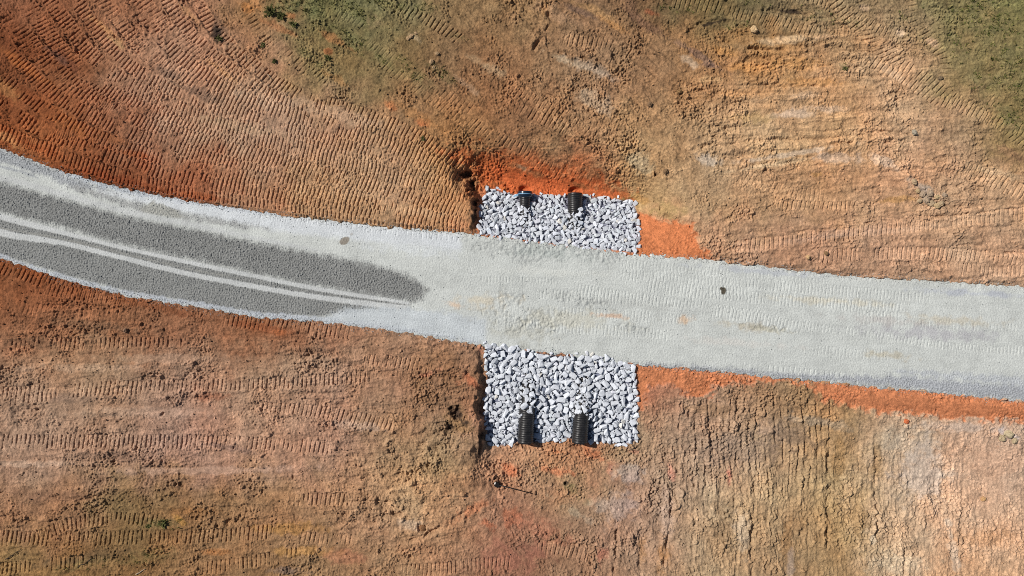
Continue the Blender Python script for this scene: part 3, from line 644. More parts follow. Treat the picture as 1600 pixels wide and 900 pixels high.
# shoulder gravel, west
rpoly((158, 161, 163), [(-120, 170), (0, 232), (110, 274), (180, 300), (120, 296), (60, 272), (0, 254), (-120, 200)], 0.9, 5, 4, 0.7)
rband((178, 184, 189), [(90, 268), (200, 299), (330, 322), (450, 339)], [4, 9, 8, 3], 0.9, 2, 2, 0.4)
rband((208, 212, 214), [(150, 300), (220, 312), (300, 326), (420, 346), (560, 362), (720, 380)], [6, 16, 24, 26, 28, 26], 0.8, 6, 3)
rband((160, 161, 158), [(100, 290), (150, 302), (200, 318), (250, 330), (330, 345), (420, 358)], [3, 12, 13, 12, 8, 3], 0.8, 4, 5, 0.6)
rpoly((160, 160, 152), [(220, 322), (240, 314), (262, 322), (290, 340), (260, 342), (226, 334)], 0.9, 3, 3, 0.6)
rband((150, 154, 158), [(-20, 258), (20, 264), (60, 278)], [4, 4, 2], 0.8, 2, 1.5, 0.3)
# loose dark stone waiting to be spread
rpoly(DK, [(-120, 234), (0, 284), (100, 311), (200, 338), (300, 358), (400, 379), (500, 398), (570, 411), (620, 424), (650, 437), (667, 452), (660, 468), (642, 472), (500, 448), (400, 428), (300, 406), (200, 384), (100, 356), (0, 332), (-120, 286)], 1.0, 7, 3, 1.0)
rband(LT, [(-120, 270), (0, 278), (100, 304), (200, 331), (300, 351), (400, 372), (500, 392)], [4, 9, 9, 9, 8, 6, 3], 0.8, 3, 1)
rpoly(DK, [(-120, 300), (0, 340), (100, 362), (200, 386), (300, 408), (400, 430), (500, 449), (642, 472), (640, 482), (560, 486), (500, 496), (400, 492), (300, 474), (200, 457), (100, 430), (0, 399), (-120, 340)], 0.95, 5, 2.5, 0.9)
rband((184, 189, 194), [(-120, 352), (0, 400), (100, 433), (200, 458), (300, 474), (400, 491), (500, 499), (640, 516), (755, 536)], [3, 5, 6, 7, 7, 8, 8, 8, 3], 0.8, 2, 2.5, 0.4)
rband(LT, [(-120, 296), (0, 338), (100, 364), (200, 389), (300, 411), (400, 432), (500, 452), (640, 474)], [9, 10, 7, 6, 6.5, 6.5, 6.5, 5], 1.0, 1.2, 0.7)
rband(LT, [(-120, 322), (0, 363), (100, 380), (200, 405), (300, 429), (400, 448), (500, 465), (640, 482)], [9, 12, 8, 8, 8, 8, 8, 9], 1.0, 1.3, 0.8)
rband((146, 146, 140), [(0, 356), (100, 374), (200, 398), (300, 421), (380, 436)], [2, 3, 2, 2, 1], 0.9, 1, 0.8, 0.3)
rpoly((192, 198, 200), [(540, 480), (640, 482), (700, 488), (760, 500), (760, 538), (640, 518), (560, 508), (500, 500)], 0.8, 6, 4)
# east: beige wheel paths, grey shoulders
for col, x, y, rx, ry, a, k in [((204, 196, 176), 760, 470, 60, 16, 2, .6), ((214, 190, 164), 710, 476, 22, 6, 5, .6), ((200, 198, 182), 880, 500, 120, 22, 3, .5), ((206, 176, 150), 955, 494, 30, 5, 5, .6), ((208, 180, 150), 1070, 500, 16, 8, 5, .6), ((190, 190, 178), 820, 520, 70, 22, 3, .5), ((202, 196, 176), 1300, 470, 120, 8, 4, .5), ((196, 188, 168), 1480, 500, 100, 10, 3, .5), ((190, 180, 158), 1175, 512, 60, 10, 8, .5), ((190, 182, 160), 1380, 555, 50, 8, 4, .5),
                                 ((180, 179, 180), 1450, 520, 120, 14, 3, .6), ((188, 184, 178), 1380, 500, 90, 10, 3, .5), ((206, 210, 208), 640, 390, 90, 14, 7, .7), ((210, 212, 204), 860, 425, 120, 8, 3, .5), ((184, 190, 184), 860, 395, 80, 14, 6, .55), ((180, 184, 190), 1520, 458, 110, 7, 3, .6), ((186, 190, 194), 1200, 425, 120, 7, 5, .5), ((206, 204, 196), 1150, 535, 120, 8, 4, .5), ((184, 186, 180), 980, 475, 90, 10, 6, .4), ((180, 178, 160), 1200, 515, 40, 7, 8, .5), ((170, 172, 168), 1090, 578, 70, 4, 5, .7)]:
    w_, m = ell(x, y, rx, ry, a, 0.9, 0.1)
    m = (np.clip(m * k * 1.35, 0, 1))[..., None]
    RC[w_] = RC[w_] * (1 - m) + alb(col) * m
rband((160, 163, 167), [(1010, 569), (1150, 580), (1280, 590), (1400, 597), (1500, 606), (1720, 625)], [2, 5, 9, 20, 24, 36], 0.9, 6, 4, 0.8)
rband((176, 180, 184), [(1400, 580), (1500, 588), (1720, 606)], [4, 12, 20], 0.7, 5, 5, 0.6)
# two damp spots on the dry surface
w_, m = ell(538, 376, 10, 6.5, -38, 0.25, 0.75); RC[w_] = RC[w_] * (1 - m[..., None] * .9) + alb((138, 128, 114)) * m[..., None] * .9
w_, m = ell(549, 366, 3, 2, -38, 0.6, 0.4); RC[w_] = RC[w_] * (1 - m[..., None] * .5) + alb((150, 142, 130)) * m[..., None] * .5
w_, m = ell(1130, 455, 4.6, 6.5, 15, 0.3, 0.75); RC[w_] = RC[w_] * (1 - m[..., None]) + alb((84, 78, 66)) * m[..., None]
w_, m = ell(1127, 451, 3, 3, 0, 0.3, 0.7); RC[w_] = RC[w_] * (1 - m[..., None]) + alb((80, 75, 64)) * m[..., None]
RC *= (1 + 0.07 * N40 + 0.05 * N15 + 0.05 * fbm((PX + .06 * PY) / 5, PY - .06 * PX, 7, 3, 203))[..., None] * np.array([1.15, 1.165, 1.27])
fine = fbm(PX, PY, 2.2, 2, 95)
RC *= (1 + (0.10 + 0.16 * loose) * fine)[..., None]
churn = np.zeros(PX.shape)
for p in [(830, 390, 110, 26, 5), (830, 500, 90, 36, 8), (900, 470, 60, 14, 8), (980, 510, 50, 8, 8), (790, 470, 40, 26, 0), (930, 400, 60, 12, 6), (1190, 512, 60, 9, 6)]:
    w_, m = ell(*p, ragged=0.6, hard=0.2); churn[w_] = np.maximum(churn[w_], m)
RC *= (1 - churn * (0.07 + 0.22 * np.clip(N6 + 0.1, 0, 1)))[..., None]
RC = np.clip(RC, 0.02, 0.8)
RZ = 0.02 * sstep(0, 60, -RS) + 0.010 * N40 + RT + (0.010 + 0.030 * loose) * fine + 0.006 * loose * fbm(PX, PY, 5.5, 2, 103) + churn * (0.028 * N6 + 0.03 * (0.3 - np.abs(N15)))
RZ = np.where(CORE, RZ, 0.02)
edge_n = RS + 2.2 * NE + 2.0 * N15 + 1.2 * N40
RZ = RZ - 0.03 * sstep(-6, 0, edge_n) - 0.40 * sstep(-0.5, 8, edge_n)
ZR0 = np.zeros(PX.shape)
RX, RY = to_world(PX, PY, ZR0)
road = link('gravel_road', grid_mesh('gravel_road', RX, RY, RZ, keep, {'tint': RC}))
road.data.materials.append(M_ROAD); road['kind'] = 'structure'


# ------------------------------------------------------------------ sampling
def at(field, x, y):
    j = np.clip(np.searchsorted(us, x), 0, NU - 1); i = np.clip(np.searchsorted(vs, y), 0, NV - 1)
    return field[i, j]


def on_ground(x, y):
    zm = float(macro(np.array([float(x)]), np.array([float(y)]))[0])
    wx, wy = to_world(x, y, zm)
    return Vector((wx, wy, float(at(Z, x, y))))


# ------------------------------------------------------------------ corrugated pipes
def lathe(profile, seg=40):
    bm = bmesh.new(); rings = []
    for y, r in profile:
        rings.append([bm.verts.new((r * math.cos(a), y, r * math.sin(a))) for a in [2 * math.pi * k / seg for k in range(seg)]])
    for a, b in zip(rings, rings[1:]):
        for k in range(seg):
            bm.faces.new((a[k], a[(k + 1) % seg], b[(k + 1) % seg], b[k]))
    bmesh.ops.recalc_face_normals(bm, faces=bm.faces)
    return bm


def bm_obj(name, bm, mat, parent=None, smooth=True):
    me = bpy.data.meshes.new(name); bm.to_mesh(me); bm.free()
    if smooth:
        for p in me.polygons: p.use_smooth = True
    me.materials.append(mat)
    return link(name, me, parent)


PIPES = []


def make_pipe(px, py, zc, R, length, heading, tilt, label, vis, collar=False, pitch=0.108):
    """Mouth centre at the given photograph point; local -Y leaves the mouth, +Y runs back under the road."""
    root = bpy.data.objects.new('culvert_pipe', None); COL.objects.link(root)
    x, y = to_world(px, py, zc)
    root.location = (x, y, zc); root.rotation_euler = Euler((math.radians(tilt), 0, math.radians(heading)))
    thing(root, label, 'pipe', 'black corrugated culvert pipes')
    prof = []; n = int(length / pitch)
    for i in range(n):
        b = i * pitch
        prof += [(b, R * .93), (b + pitch * .18, R * .985), (b + pitch * .34, R), (b + pitch * .56, R), (b + pitch * .72, R * .985), (b + pitch * .9, R * .93)]
    wall = lathe(prof)
    bm_obj('corrugated_wall', wall, M_PIPE, root)
    bm_obj('inner_liner', lathe([(0.0, R * .90), (0.0, R * .86), (0.3, R * .86), (length, R * .86)]), M_LINER, root)
    bm_obj('mouth_rim', lathe([(0.004, R * .95), (-0.03, R * .95), (-0.035, R * .90), (-0.03, R * .855), (0.004, R * .855)]), M_PIPE, root)
    if collar:
        Rc = R * 1.36
        c = bm_obj('bell_collar', lathe([(0.10, R * 1.0), (0.06, Rc * .93), (0.0, Rc), (-0.16, Rc), (-0.20, Rc * .98), (-0.20, Rc * .9), (-0.02, Rc * .9)]), M_COLLAR, root)
        b = bm_obj('pale_band', lathe([(-0.045, Rc * 1.0), (-0.048, Rc * 1.02), (-0.082, Rc * 1.02), (-0.085, Rc * 1.0)]), M_BAND, c)
        bm = bmesh.new()      # torn strip of the band, hanging out to one side
        vv = []
        for k, (dx, dy, dz, wd) in enumerate([(Rc * .95, -.03, .10, .06), (Rc * 1.2, -.01, .08, .05), (Rc * 1.45, .03, .02, .03), (Rc * 1.6, .06, -.04, .012)]):
            vv.append([bm.verts.new((dx, dy + s * wd, dz + t * .008)) for s, t in ((-1, -1), (1, -1), (1, 1), (-1, 1))])
        for p, q in zip(vv, vv[1:]):
            for k in range(4): bm.faces.new((p[k], p[(k + 1) % 4], q[(k + 1) % 4], q[k]))
        bm.faces.new(vv[0]); bm.faces.new(vv[-1][::-1])
        bmesh.ops.recalc_face_normals(bm, faces=bm.faces)
        bm_obj('loose_strip', bm, M_BAND, c, False)
    PIPES.append((root.location.copy(), root.matrix_basis.to_3x3() @ Vector((0, 1, 0)), R, vis))
    return root


zl = lambda x, y: float(macro(np.array([float(x)]), np.array([float(y)]))[0])
make_pipe(821, 691, zl(821, 690) + .34, .385, 3.6, -3, 0, 'black corrugated pipe, left of the two at the foot of the lower stone apron', 1.50)
make_pipe(905.5, 691, zl(905, 690) + .34, .385, 3.6, -4, 0, 'black corrugated pipe, right of the two at the foot of the lower stone apron', 1.55)
make_pipe(898.5, 303, zl(899, 303) + .38, .365, 3.2, 180, 0, 'black corrugated pipe without collar poking out of the upper stone apron', 1.0, pitch=.10)
make_pipe(820.5, 306, zl(820, 304) + .30, .262, 3.2, 179, 0, 'narrow black corrugated pipe with a shiny blue collar in the upper apron', .60, collar=True, pitch=.085)


def pipe_clear(p, r):
    """0 keeps a stone out of a pipe, otherwise how far it must rise to lie on the buried run behind."""
    lift = 0.0
    for o, d, R, vis in PIPES:
        v = p - o; t = v.dot(d)
        if -0.35 < t < 3.2:
            q = v - d * t; lat = abs(q.x * d.y - q.y * d.x)
            if t < vis and lat < (R + r * .85) * math.sqrt(max(0.0, 1 - max(0.0, (t - .3 * vis) / (.7 * vis)) ** 2)) :
                return None
            if lat < R + .25 and t > .3 * vis:
                need = math.sqrt(max(R * R - min(lat, R) ** 2, 0)) + .02 - q.z
                if need > 0: lift = max(lift, min(need, 0.8) * (1 if lat < R else 1 - (lat - R) / .25))
    return lift


# ------------------------------------------------------------------ stones
def hull_mesh(name, n, flat, seed):
    rr = random.Random(seed); bm = bmesh.new()
    ex = rr.uniform(.72, 1.0)
    for k in range(n):
        v = Vector((rr.gauss(0, 1), rr.gauss(0, 1), rr.gauss(0, 1))).normalized()
        p = 0.62
        v = Vector([math.copysign(abs(c) ** p, c) for c in v])      # boxier than a ball
        v *= rr.uniform(.82, 1.08) / 1.12
        bm.verts.new((v.x, v.y * ex, v.z * flat))
    r = bmesh.ops.convex_hull(bm, input=bm.verts)
    bmesh.ops.delete(bm, geom=[e for e in r['geom_interior'] if isinstance(e, bmesh.types.BMVert)], context='VERTS')
    bmesh.ops.dissolve_limit(bm, angle_limit=math.radians(14), verts=bm.verts, edges=bm.edges)
    bmesh.ops.bevel(bm, geom=bm.edges[:], offset=.13, segments=1, affect='EDGES', clamp_overlap=True)
    bmesh.ops.recalc_face_normals(bm, faces=bm.faces)
    me = bpy.data.meshes.new(name); bm.to_mesh(me); bm.free()
    return me


PROTO = [hull_mesh('stone', random.choice([9, 10, 11, 13]), random.uniform(.55, .85), 100 + k) for k in range(36)]
for me in PROTO: me.materials.append(M_STONE)
PROTO_G = []
for me in PROTO:
    me.calc_loop_triangles()
    PROTO_G.append((np.array([v.co[:] for v in me.vertices]), [tuple(p.vertices) for p in me.polygons]))


class Heap:
    """Gathers many small solids into one mesh."""
    def __init__(s): s.v = []; s.f = []; s.c = []; s.n = 0

    def add(s, proto, M, col):
        v, f = proto
        R = np.array(M.to_3x3()); t = np.array(M.translation)
        s.v.append(v @ R.T + t); s.f += [tuple(i + s.n for i in q) for q in f]
        s.c.append(np.broadcast_to(np.array(col), (len(v), 3))); s.n += len(v)

    def build(s, name, mat, smooth=False):
        me = bpy.data.meshes.new(name)
        me.from_pydata(np.vstack(s.v).tolist(), [], s.f)
        at_ = me.color_attributes.new('tint', 'FLOAT_COLOR', 'POINT')
        c = np.vstack(s.c)
        at_.data.foreach_set('color', np.concatenate([c, np.ones((len(c), 1))], 1).astype(np.float32).ravel())
        if smooth:
            for p in me.polygons: p.use_smooth = True
        me.materials.append(mat)
        return link(name, me)


def pack(poly, rmax, rmin, tries, inset, power):
    P = np.array(poly, float); x0, y0 = P.min(0) - 2; x1, y1 = P.max(0) + 2
    cell = 2 * rmax; grid = {}; out = []
    rad = sorted([rmin + (rmax - rmin) * random.random() ** power for _ in range(tries)], reverse=True)
    pts = np.c_[RNG.uniform(x0, x1, tries * 12), RNG.uniform(y0, y1, tries * 12)]
    sd = poly_sdf(poly, pts[:, 0], pts[:, 1])
    it = 0
    for r in rad:
        for _ in range(12):
            x, y = pts[it % len(pts)]; s = sd[it % len(pts)]; it += 1
            if s > -r * inset + random.gauss(0.3, 1.6): continue
            gx, gy = int(x // cell), int(y // cell); ok = True
            for i in (-1, 0, 1):
                for j in (-1, 0, 1):
                    for (a, b, q) in grid.get((gx + i, gy + j), ()):
                        if (a - x) ** 2 + (b - y) ** 2 < ((r + q) * .88) ** 2: ok = False; break
                    if not ok: break
                if not ok: break
            if ok:
                grid.setdefault((gx, gy), []).append((x, y, r)); out.append((x, y, r)); break
    return out


stones = []
for which, poly, rmax, rmin, tries, power in (('upper', AP_UP, 4.8, 2.2, 5200, 1.5), ('lower', AP_LO, 5.9, 2.4, 7600, 1.6)):
    for x, y, r in pack(poly, rmax, rmin, tries, 0.45, power):
        stones.append((r, x, y, which))
stones.sort(reverse=True)


def stone_matrix(x, y, r, lift=0.0):
    zc = zl(x, y)
    wx, wy = to_world(x, y, zc)
    m = r * U
    el = random.uniform(1.0, 1.38); th = random.uniform(0, math.pi)
    n = 0.36 * m * 2
    p = Vector((wx, wy, zc + random.uniform(-.015, .035) + lift + m * .12))
    rot = Euler((random.uniform(-.15, .15), random.uniform(-.15, .15), th)).to_matrix().to_4x4()
    return p, Matrix.Translation(p) @ rot @ Matrix.Diagonal((m * 1.25 * el, m * 1.25 / el ** .45, m * random.uniform(.58, .80), 1))


def place_word(x, y, which):
    for k, (px, py, nm) in enumerate([(821, 676, 'beside the left pipe of the lower apron'), (905, 676, 'beside the right pipe of the lower apron'), (820, 308, 'beside the blue-collared upper pipe'), (898, 316, 'beside the plain upper pipe')]):
        if abs(x - px) < 24 and abs(y - py) < 26: return nm
    if which == 'upper':
        col = 'left end' if x < 815 else 'middle' if x < 930 else 'right end'
        row = 'by the road' if (up_y(x) - y) < 24 else 'by the orange soil' if (up_y(x) - y) > 60 else 'halfway up'
        return f'{row}, {col} of the upper apron'
    q = (y - lo_y(x)) / 140
    col = 'left side' if x < 820 else 'middle' if x < 930 else 'right side'
    row = 'by the road' if q < .25 else 'by the bottom edge' if q > .78 else 'upper half' if q < .5 else 'lower half'
    return f'{row}, {col} of the lower apron'


made = 0
heap = Heap(); stone_col = np.array([.575, .60, .645])
# the single stone lying on the plain upper pipe
onpipe = None
for r, x, y, which in stones:
    p, M = stone_matrix(x, y, r)
    up = pipe_clear(p, r * U)
    if up is None: continue
    M = Matrix.Translation((0, 0, up)) @ M
    if made < 299:
        me = PROTO[random.randrange(len(PROTO))]
        o = bpy.data.objects.new('riprap_stone', me); COL.objects.link(o); o.matrix_world = M
        size = 'very large' if r > 5.2 else 'large' if r > 4.4 else 'medium'
        loc, rot, sca = M.decompose()
        shape = 'long' if sca.x / sca.y > 1.62 else 'blocky'
        thing(o, f'{size} {shape} pale grey stone, {place_word(x, y, which)}', 'stone', f'large riprap stones of the {which} apron')
        made += 1
    else:
        v = random.uniform(.80, 1.10); tint = np.array([random.uniform(.97, 1.03), 1, random.uniform(.97, 1.03)])
        if random.random() < .04: tint = np.array([1.08, 1.0, .86])
        heap.add(PROTO_G[random.randrange(len(PROTO_G))], M, stone_col * v * tint)
# chinking stones between and below
for poly in (AP_UP, AP_LO):
    P = np.array(poly)
    for k in range(2600 if poly is AP_LO else 1600):
        x, y = random.uniform(P[:, 0].min(), P[:, 0].max()), random.uniform(P[:, 1].min(), P[:, 1].max())
        if poly_sdf(poly, np.array([x]), np.array([y]))[0] > -1.5: continue
        r = random.uniform(1.4, 3.0)
        p, M = stone_matrix(x, y, r, -.035)
        up = pipe_clear(p, r * U)
        if up is None: continue
        M = Matrix.Translation((0, 0, up)) @ M
        heap.add(PROTO_G[random.randrange(len(PROTO_G))], M, stone_col * random.uniform(.75, 1.05))
small = heap.build('small_riprap_stones', M_STONE_T); small['kind'] = 'stuff'
small['label'] = 'smaller pale grey stones filling both riprap aprons'
small['category'] = 'stones'
o = bpy.data.objects.new('riprap_stone', PROTO[5]); COL.objects.link(o)
d = PIPES[2]
o.location = (to_world(907, 327, -.3)[0], to_world(907, 327, -.3)[1], d[0].z + .30); o.rotation_euler = (.3, -.3, .4); o.scale = (.19, .15, .15)
thing(o, 'single pale stone lying on the side of the plain upper pipe', 'stone', 'large riprap stones of the upper apron')

# ------------------------------------------------------------------ crumbs of soil and loose gravel
rr = random.Random(5)
CP = []
for k in range(10):
    me = hull_mesh('crumb', 12, .8, 400 + k)
    CP.append((np.array([v.co[:] for v in me.vertices]), [tuple(p.vertices) for p in me.polygons])); bpy.data.meshes.remove(me)
ch = Heap()
xs = RNG.uniform(-60, 1660, 80000); ys = RNG.uniform(-60, 960, 80000)
dn = at(rough, xs, ys) * (1 - 0.8 * at(TF, xs, ys)); rs_ = at(RS, xs, ys); sa_ = at(SA, xs, ys)
cc = at(C, xs, ys); zz = at(Z, xs, ys); zmm = macro(xs, ys)
for k in range(len(xs)):
    edge = 0 < rs_[k] < 7
    if rs_[k] < 2 or sa_[k] < 3: continue
    if rr.random() > (.75 if edge else .30 * dn[k]): continue
    r = (0.016 + 0.060 * rr.random() ** 7)
    wx, wy = to_world(xs[k], ys[k], zmm[k])
    M = Matrix.Translation((wx, wy, zz[k] + r * .35)) @ Euler((rr.random() * 6, rr.random() * 6, rr.random() * 6)).to_matrix().to_4x4() @ Matrix.Diagonal((r, r * .8, r * .8, 1))
    ch.add(CP[k % 10], M, cc[k] * rr.uniform(.85, 1.2))
o = ch.build('soil_crumbs', M_CLOD); o['kind'] = 'stuff'
o['label'] = 'loose crumbs of dry soil strewn over the graded ground'; o['category'] = 'soil crumbs'

gh = Heap()
xs = RNG.uniform(-60, 1660, 30000); t_ = RNG.uniform(0, 1, 30000)
for k in range(len(xs)):
    x = xs[k]
    if k % 4 == 0:
        y = (up_y(x) if k % 8 == 0 else lo_y(x)) + RNG.normal(0, 3.6)
    else:
        y = up_y(x) + t_[k] * (lo_y(x) - up_y(x))
    lo_ = float(at(loose, x, y)); s_ = float(at(RS, x, y))
    if float(at(SA, x, y)) < 1: continue
    if k % 4 and rr.random() > .08 + .9 * lo_: continue
    r = 0.014 + .022 * rr.random() ** 2
    zt = float(at(RZ, x, y)) if s_ < 0 else max(float(at(Z, x, y)), float(at(RZ, x, y)) if s_ < 7 else -9)
    wx, wy = to_world(x, y, 0)
    M = Matrix.Translation((wx, wy, zt + r * .3)) @ Euler((rr.random() * 6, rr.random() * 6, rr.random() * 6)).to_matrix().to_4x4() @ Matrix.Diagonal((r, r * .8, r * .7, 1))
    gh.add(CP[k % 10], M, alb((168, 172, 176)) * rr.uniform(.7, 1.35))
o = gh.build('loose_gravel', M_STONE_T); o['kind'] = 'stuff'
o['label'] = 'loose grey gravel on the road and along its edges'; o['category'] = 'gravel'

# ------------------------------------------------------------------ grass
gv = []; gf = []; gc = []
n = 0
xs = RNG.uniform(-70, 1670, 150000); ys = RNG.uniform(-70, 960, 150000)
gm = at(GRASS, xs, ys); zz = at(Z, xs, ys); zmm = macro(xs, ys); br = at(N15, xs, ys); tfm = at(TF, xs, ys)
sel = np.nonzero((RNG.random(len(xs)) < gm * np.clip(0.55 + 1.1 * at(N6, xs, ys) + .6 * br, 0, 1) * (1 - .6 * tfm)) & (gm > .08) & (at(RS, xs, ys) > 6))[0]
for k in sel:
    x, y = to_world(xs[k], ys[k], zmm[k]); z = zz[k]
    base = [(108, 116, 60), (134, 132, 76), (166, 152, 100), (82, 96, 46)][int(np.clip(rr.gauss(1.2 + br[k], .9), 0, 3))]
    col = alb(base) * rr.uniform(.6, 1.25)
    for b in range(5):
        a = rr.uniform(0, 6.283); h = rr.uniform(.03, .11); ln = rr.uniform(.03, .12); wd = rr.uniform(.006, .014)
        ca, sa = math.cos(a), math.sin(a)
        ox, oy = rr.uniform(-.03, .03), rr.uniform(-.03, .03)
        gv += [(x + ox - sa * wd, y + oy + ca * wd, z - .01), (x + ox + sa * wd, y + oy - ca * wd, z - .01), (x + ox + ca * ln * .5 + sa * wd * .8, y + oy + sa * ln * .5 - ca * wd * .8, z + h * .8), (x + ox + ca * ln, y + oy + sa * ln, z + h)]
        gf += [(n, n + 1, n + 2), (n, n + 2, n + 3)]; n += 4
        gc += [col] * 4
me = bpy.data.meshes.new('grass'); me.from_pydata(gv, [], gf)
ca_ = me.color_attributes.new('tint', 'FLOAT_COLOR', 'POINT'); c = np.array(gc)
ca_.data.foreach_set('color', np.concatenate([c, np.ones((len(c), 1))], 1).astype(np.float32).ravel())
me.materials.append(M_GRASS)
o = link('grass', me); o['kind'] = 'stuff'; o['label'] = 'short olive turf torn by crawler tracks'; o['category'] = 'grass'


# ------------------------------------------------------------------ weeds, twigs, clods, the dark pole
def weed(px, py, r, label, leaves=26):
    r *= .8
    p = on_ground(px, py)
    root = bpy.data.objects.new('weed', None); COL.objects.link(root); root.location = p
    thing(root, label, 'weed', 'green weeds in the bare soil')
    bm = bmesh.new(); q = random.Random(int(px * 7 + py))
    for k in range(leaves):
        a = q.uniform(0, 6.283); L = r * q.uniform(.4, 1.0); w = L * q.uniform(.16, .28); h = r * q.uniform(.25, .9)
        o = Vector((q.uniform(-.3, .3) * r, q.uniform(-.3, .3) * r, 0)); dr = Vector((math.cos(a), math.sin(a), 0)); sd = Vector((-dr.y, dr.x, 0))
        pts = [o + Vector((0, 0, 0)), o + dr * L * .45 + sd * w + Vector((0, 0, h * .8)), o + dr * L + Vector((0, 0, h * .7)), o + dr * L * .45 - sd * w + Vector((0, 0, h * .8))]
        mid = o + dr * L * .5 + Vector((0, 0, h * .65))
        v = [bm.verts.new(t) for t in pts]; c_ = bm.verts.new(mid)
        for i in range(4): bm.faces.new((v[i], v[(i + 1) % 4], c_))
    bm_obj('leaf_cluster', bm, M_WEED, root)
    bm = bmesh.new()
    bmesh.ops.create_cone(bm, cap_ends=True, segments=6, radius1=.012, radius2=.006, depth=r * .8, matrix=Matrix.Translation((0, 0, r * .35)))
    bm_obj('stem', bm, M_TWIG, root)


weed(661, 216, .17, 'bright green weed alone at the edge of the brown track marks above the upper apron')
weed(512, 92, .24, 'tall dark green weed below a red soil patch in the torn turf')
weed(424, 18, .36, 'large dark green weed clump at the top edge, at the corner of the turf', 40)
weed(441, 26, .30, 'dark green weed clump just below the top corner clump, beside bare orange soil', 34)
weed(458, 38, .26, 'dark green weed at the lower edge of the top turf patch', 28)
weed(411, 71, .20, 'small dark weed on bare soil left of the torn turf')
weed(430, 96, .20, 'low green weed on the pale tracks below the torn turf')
weed(343, 60, .22, 'yellow-green weed in the dark churned streak among the north-west tracks')
weed(254, 817, .30, 'dark green weed among stony clods in the lower left', 34)
weed(232, 822, .18, 'small green weed left of the darker one in the lower left')
weed(1320, 108, .18, 'small olive weed on the tan scraped soil at upper right')


def twig(x0, y0, x1, y1, rad, mat, label):
    a, b = on_ground(x0, y0), on_ground(x1, y1)
    root_o = a.copy(); bm = bmesh.new(); q = random.Random(int(x0 + y0))
    n_ = 6; prev = None; ax = (b - a).normalized(); sd = Vector((-ax.y, ax.x, 0)); L = (b - a).length
    for k in range(n_ + 1):
        t = k / n_; c_ = (b - a) * t + sd * q.uniform(-.04, .04) * L + Vector((0, 0, .05))
        r_ = rad * (1 - .6 * t)
        ring = [bm.verts.new(c_ + sd * math.cos(u) * r_ + Vector((0, 0, 1)) * math.sin(u) * r_) for u in [i * math.pi / 3 for i in range(6)]]
        if prev:
            for i in range(6): bm.faces.new((prev[i], prev[(i + 1) % 6], ring[(i + 1) % 6], ring[i]))
        else: bm.faces.new(ring[::-1])
        prev = ring
        if k in (2, 4):
            e = c_ + (ax * .5 + sd * q.choice((-1, 1)) * .6) * L * .3 + Vector((0, 0, .03))
            s1 = [bm.verts.new(c_ + sd * math.cos(u) * r_ * .6 + Vector((0, 0, 1)) * math.sin(u) * r_ * .6) for u in (0, 2.1, 4.2)]
            s2 = [bm.verts.new(e + sd * math.cos(u) * r_ * .3 + Vector((0, 0, 1)) * math.sin(u) * r_ * .3) for u in (0, 2.1, 4.2)]
            for i in range(3): bm.faces.new((s1[i], s1[(i + 1) % 3], s2[(i + 1) % 3], s2[i]))
    bm.faces.new(prev)
    bmesh.ops.recalc_face_normals(bm, faces=bm.faces)
    o = bm_obj('twig', bm, mat); o.location = root_o
    thing(o, label, 'twig', 'dry twigs on the bare soil')


twig(581, 209, 592, 200, .022, M_TWIG, 'dark twig lying across the pale tracks above the upper apron')
twig(419, 116, 424, 124, .022, M_TWIG_PALE, 'short pale twig left of the torn turf')
twig(213, 897, 228, 888, .028, M_TWIG_PALE, 'bleached pale twig at the bottom edge, lower left')
twig(122, 886, 146, 872, .026, M_TWIG, 'long dark twig in the turf scraps at lower left')
twig(10, 873, 34, 858, .024, M_TWIG, 'dark twig in the lower left corner')


def clod(px, py, r, col, label, cat='soil clod', group='clods on the bare soil', name='soil_clod', flat=.8):
    bm = bmesh.new(); bmesh.ops.create_icosphere(bm, subdivisions=3, radius=1)
    s = random.uniform(0, 100)
    for v in bm.verts:
        c_ = v.co
        nz = 0
        for f, a in ((1.3, .30), (2.7, .18), (5.5, .09)):
            nz += a * float(gnoise(np.array([c_.x * f + s + c_.z * 1.7 * f]), np.array([c_.y * f + c_.z * f - s]), 2)[0])
        v.co = c_ * (1 + nz)
    me = bpy.data.meshes.new(name); bm.to_mesh(me); bm.free()
    at_ = me.color_attributes.new('tint', 'FLOAT_COLOR', 'POINT')
    cl = np.tile(np.r_[alb(col), 1], len(me.vertices)); at_.data.foreach_set('color', cl.astype(np.float32))
    me.materials.append(M_CLOD)
    p = on_ground(px, py)
    o = link(name, me); o.location = p + Vector((0, 0, r * .35)); o.scale = (r, r * random.uniform(.7, .95), r * flat); o.rotation_euler = (0, 0, random.uniform(0, 6))
    thing(o, label, cat, group)


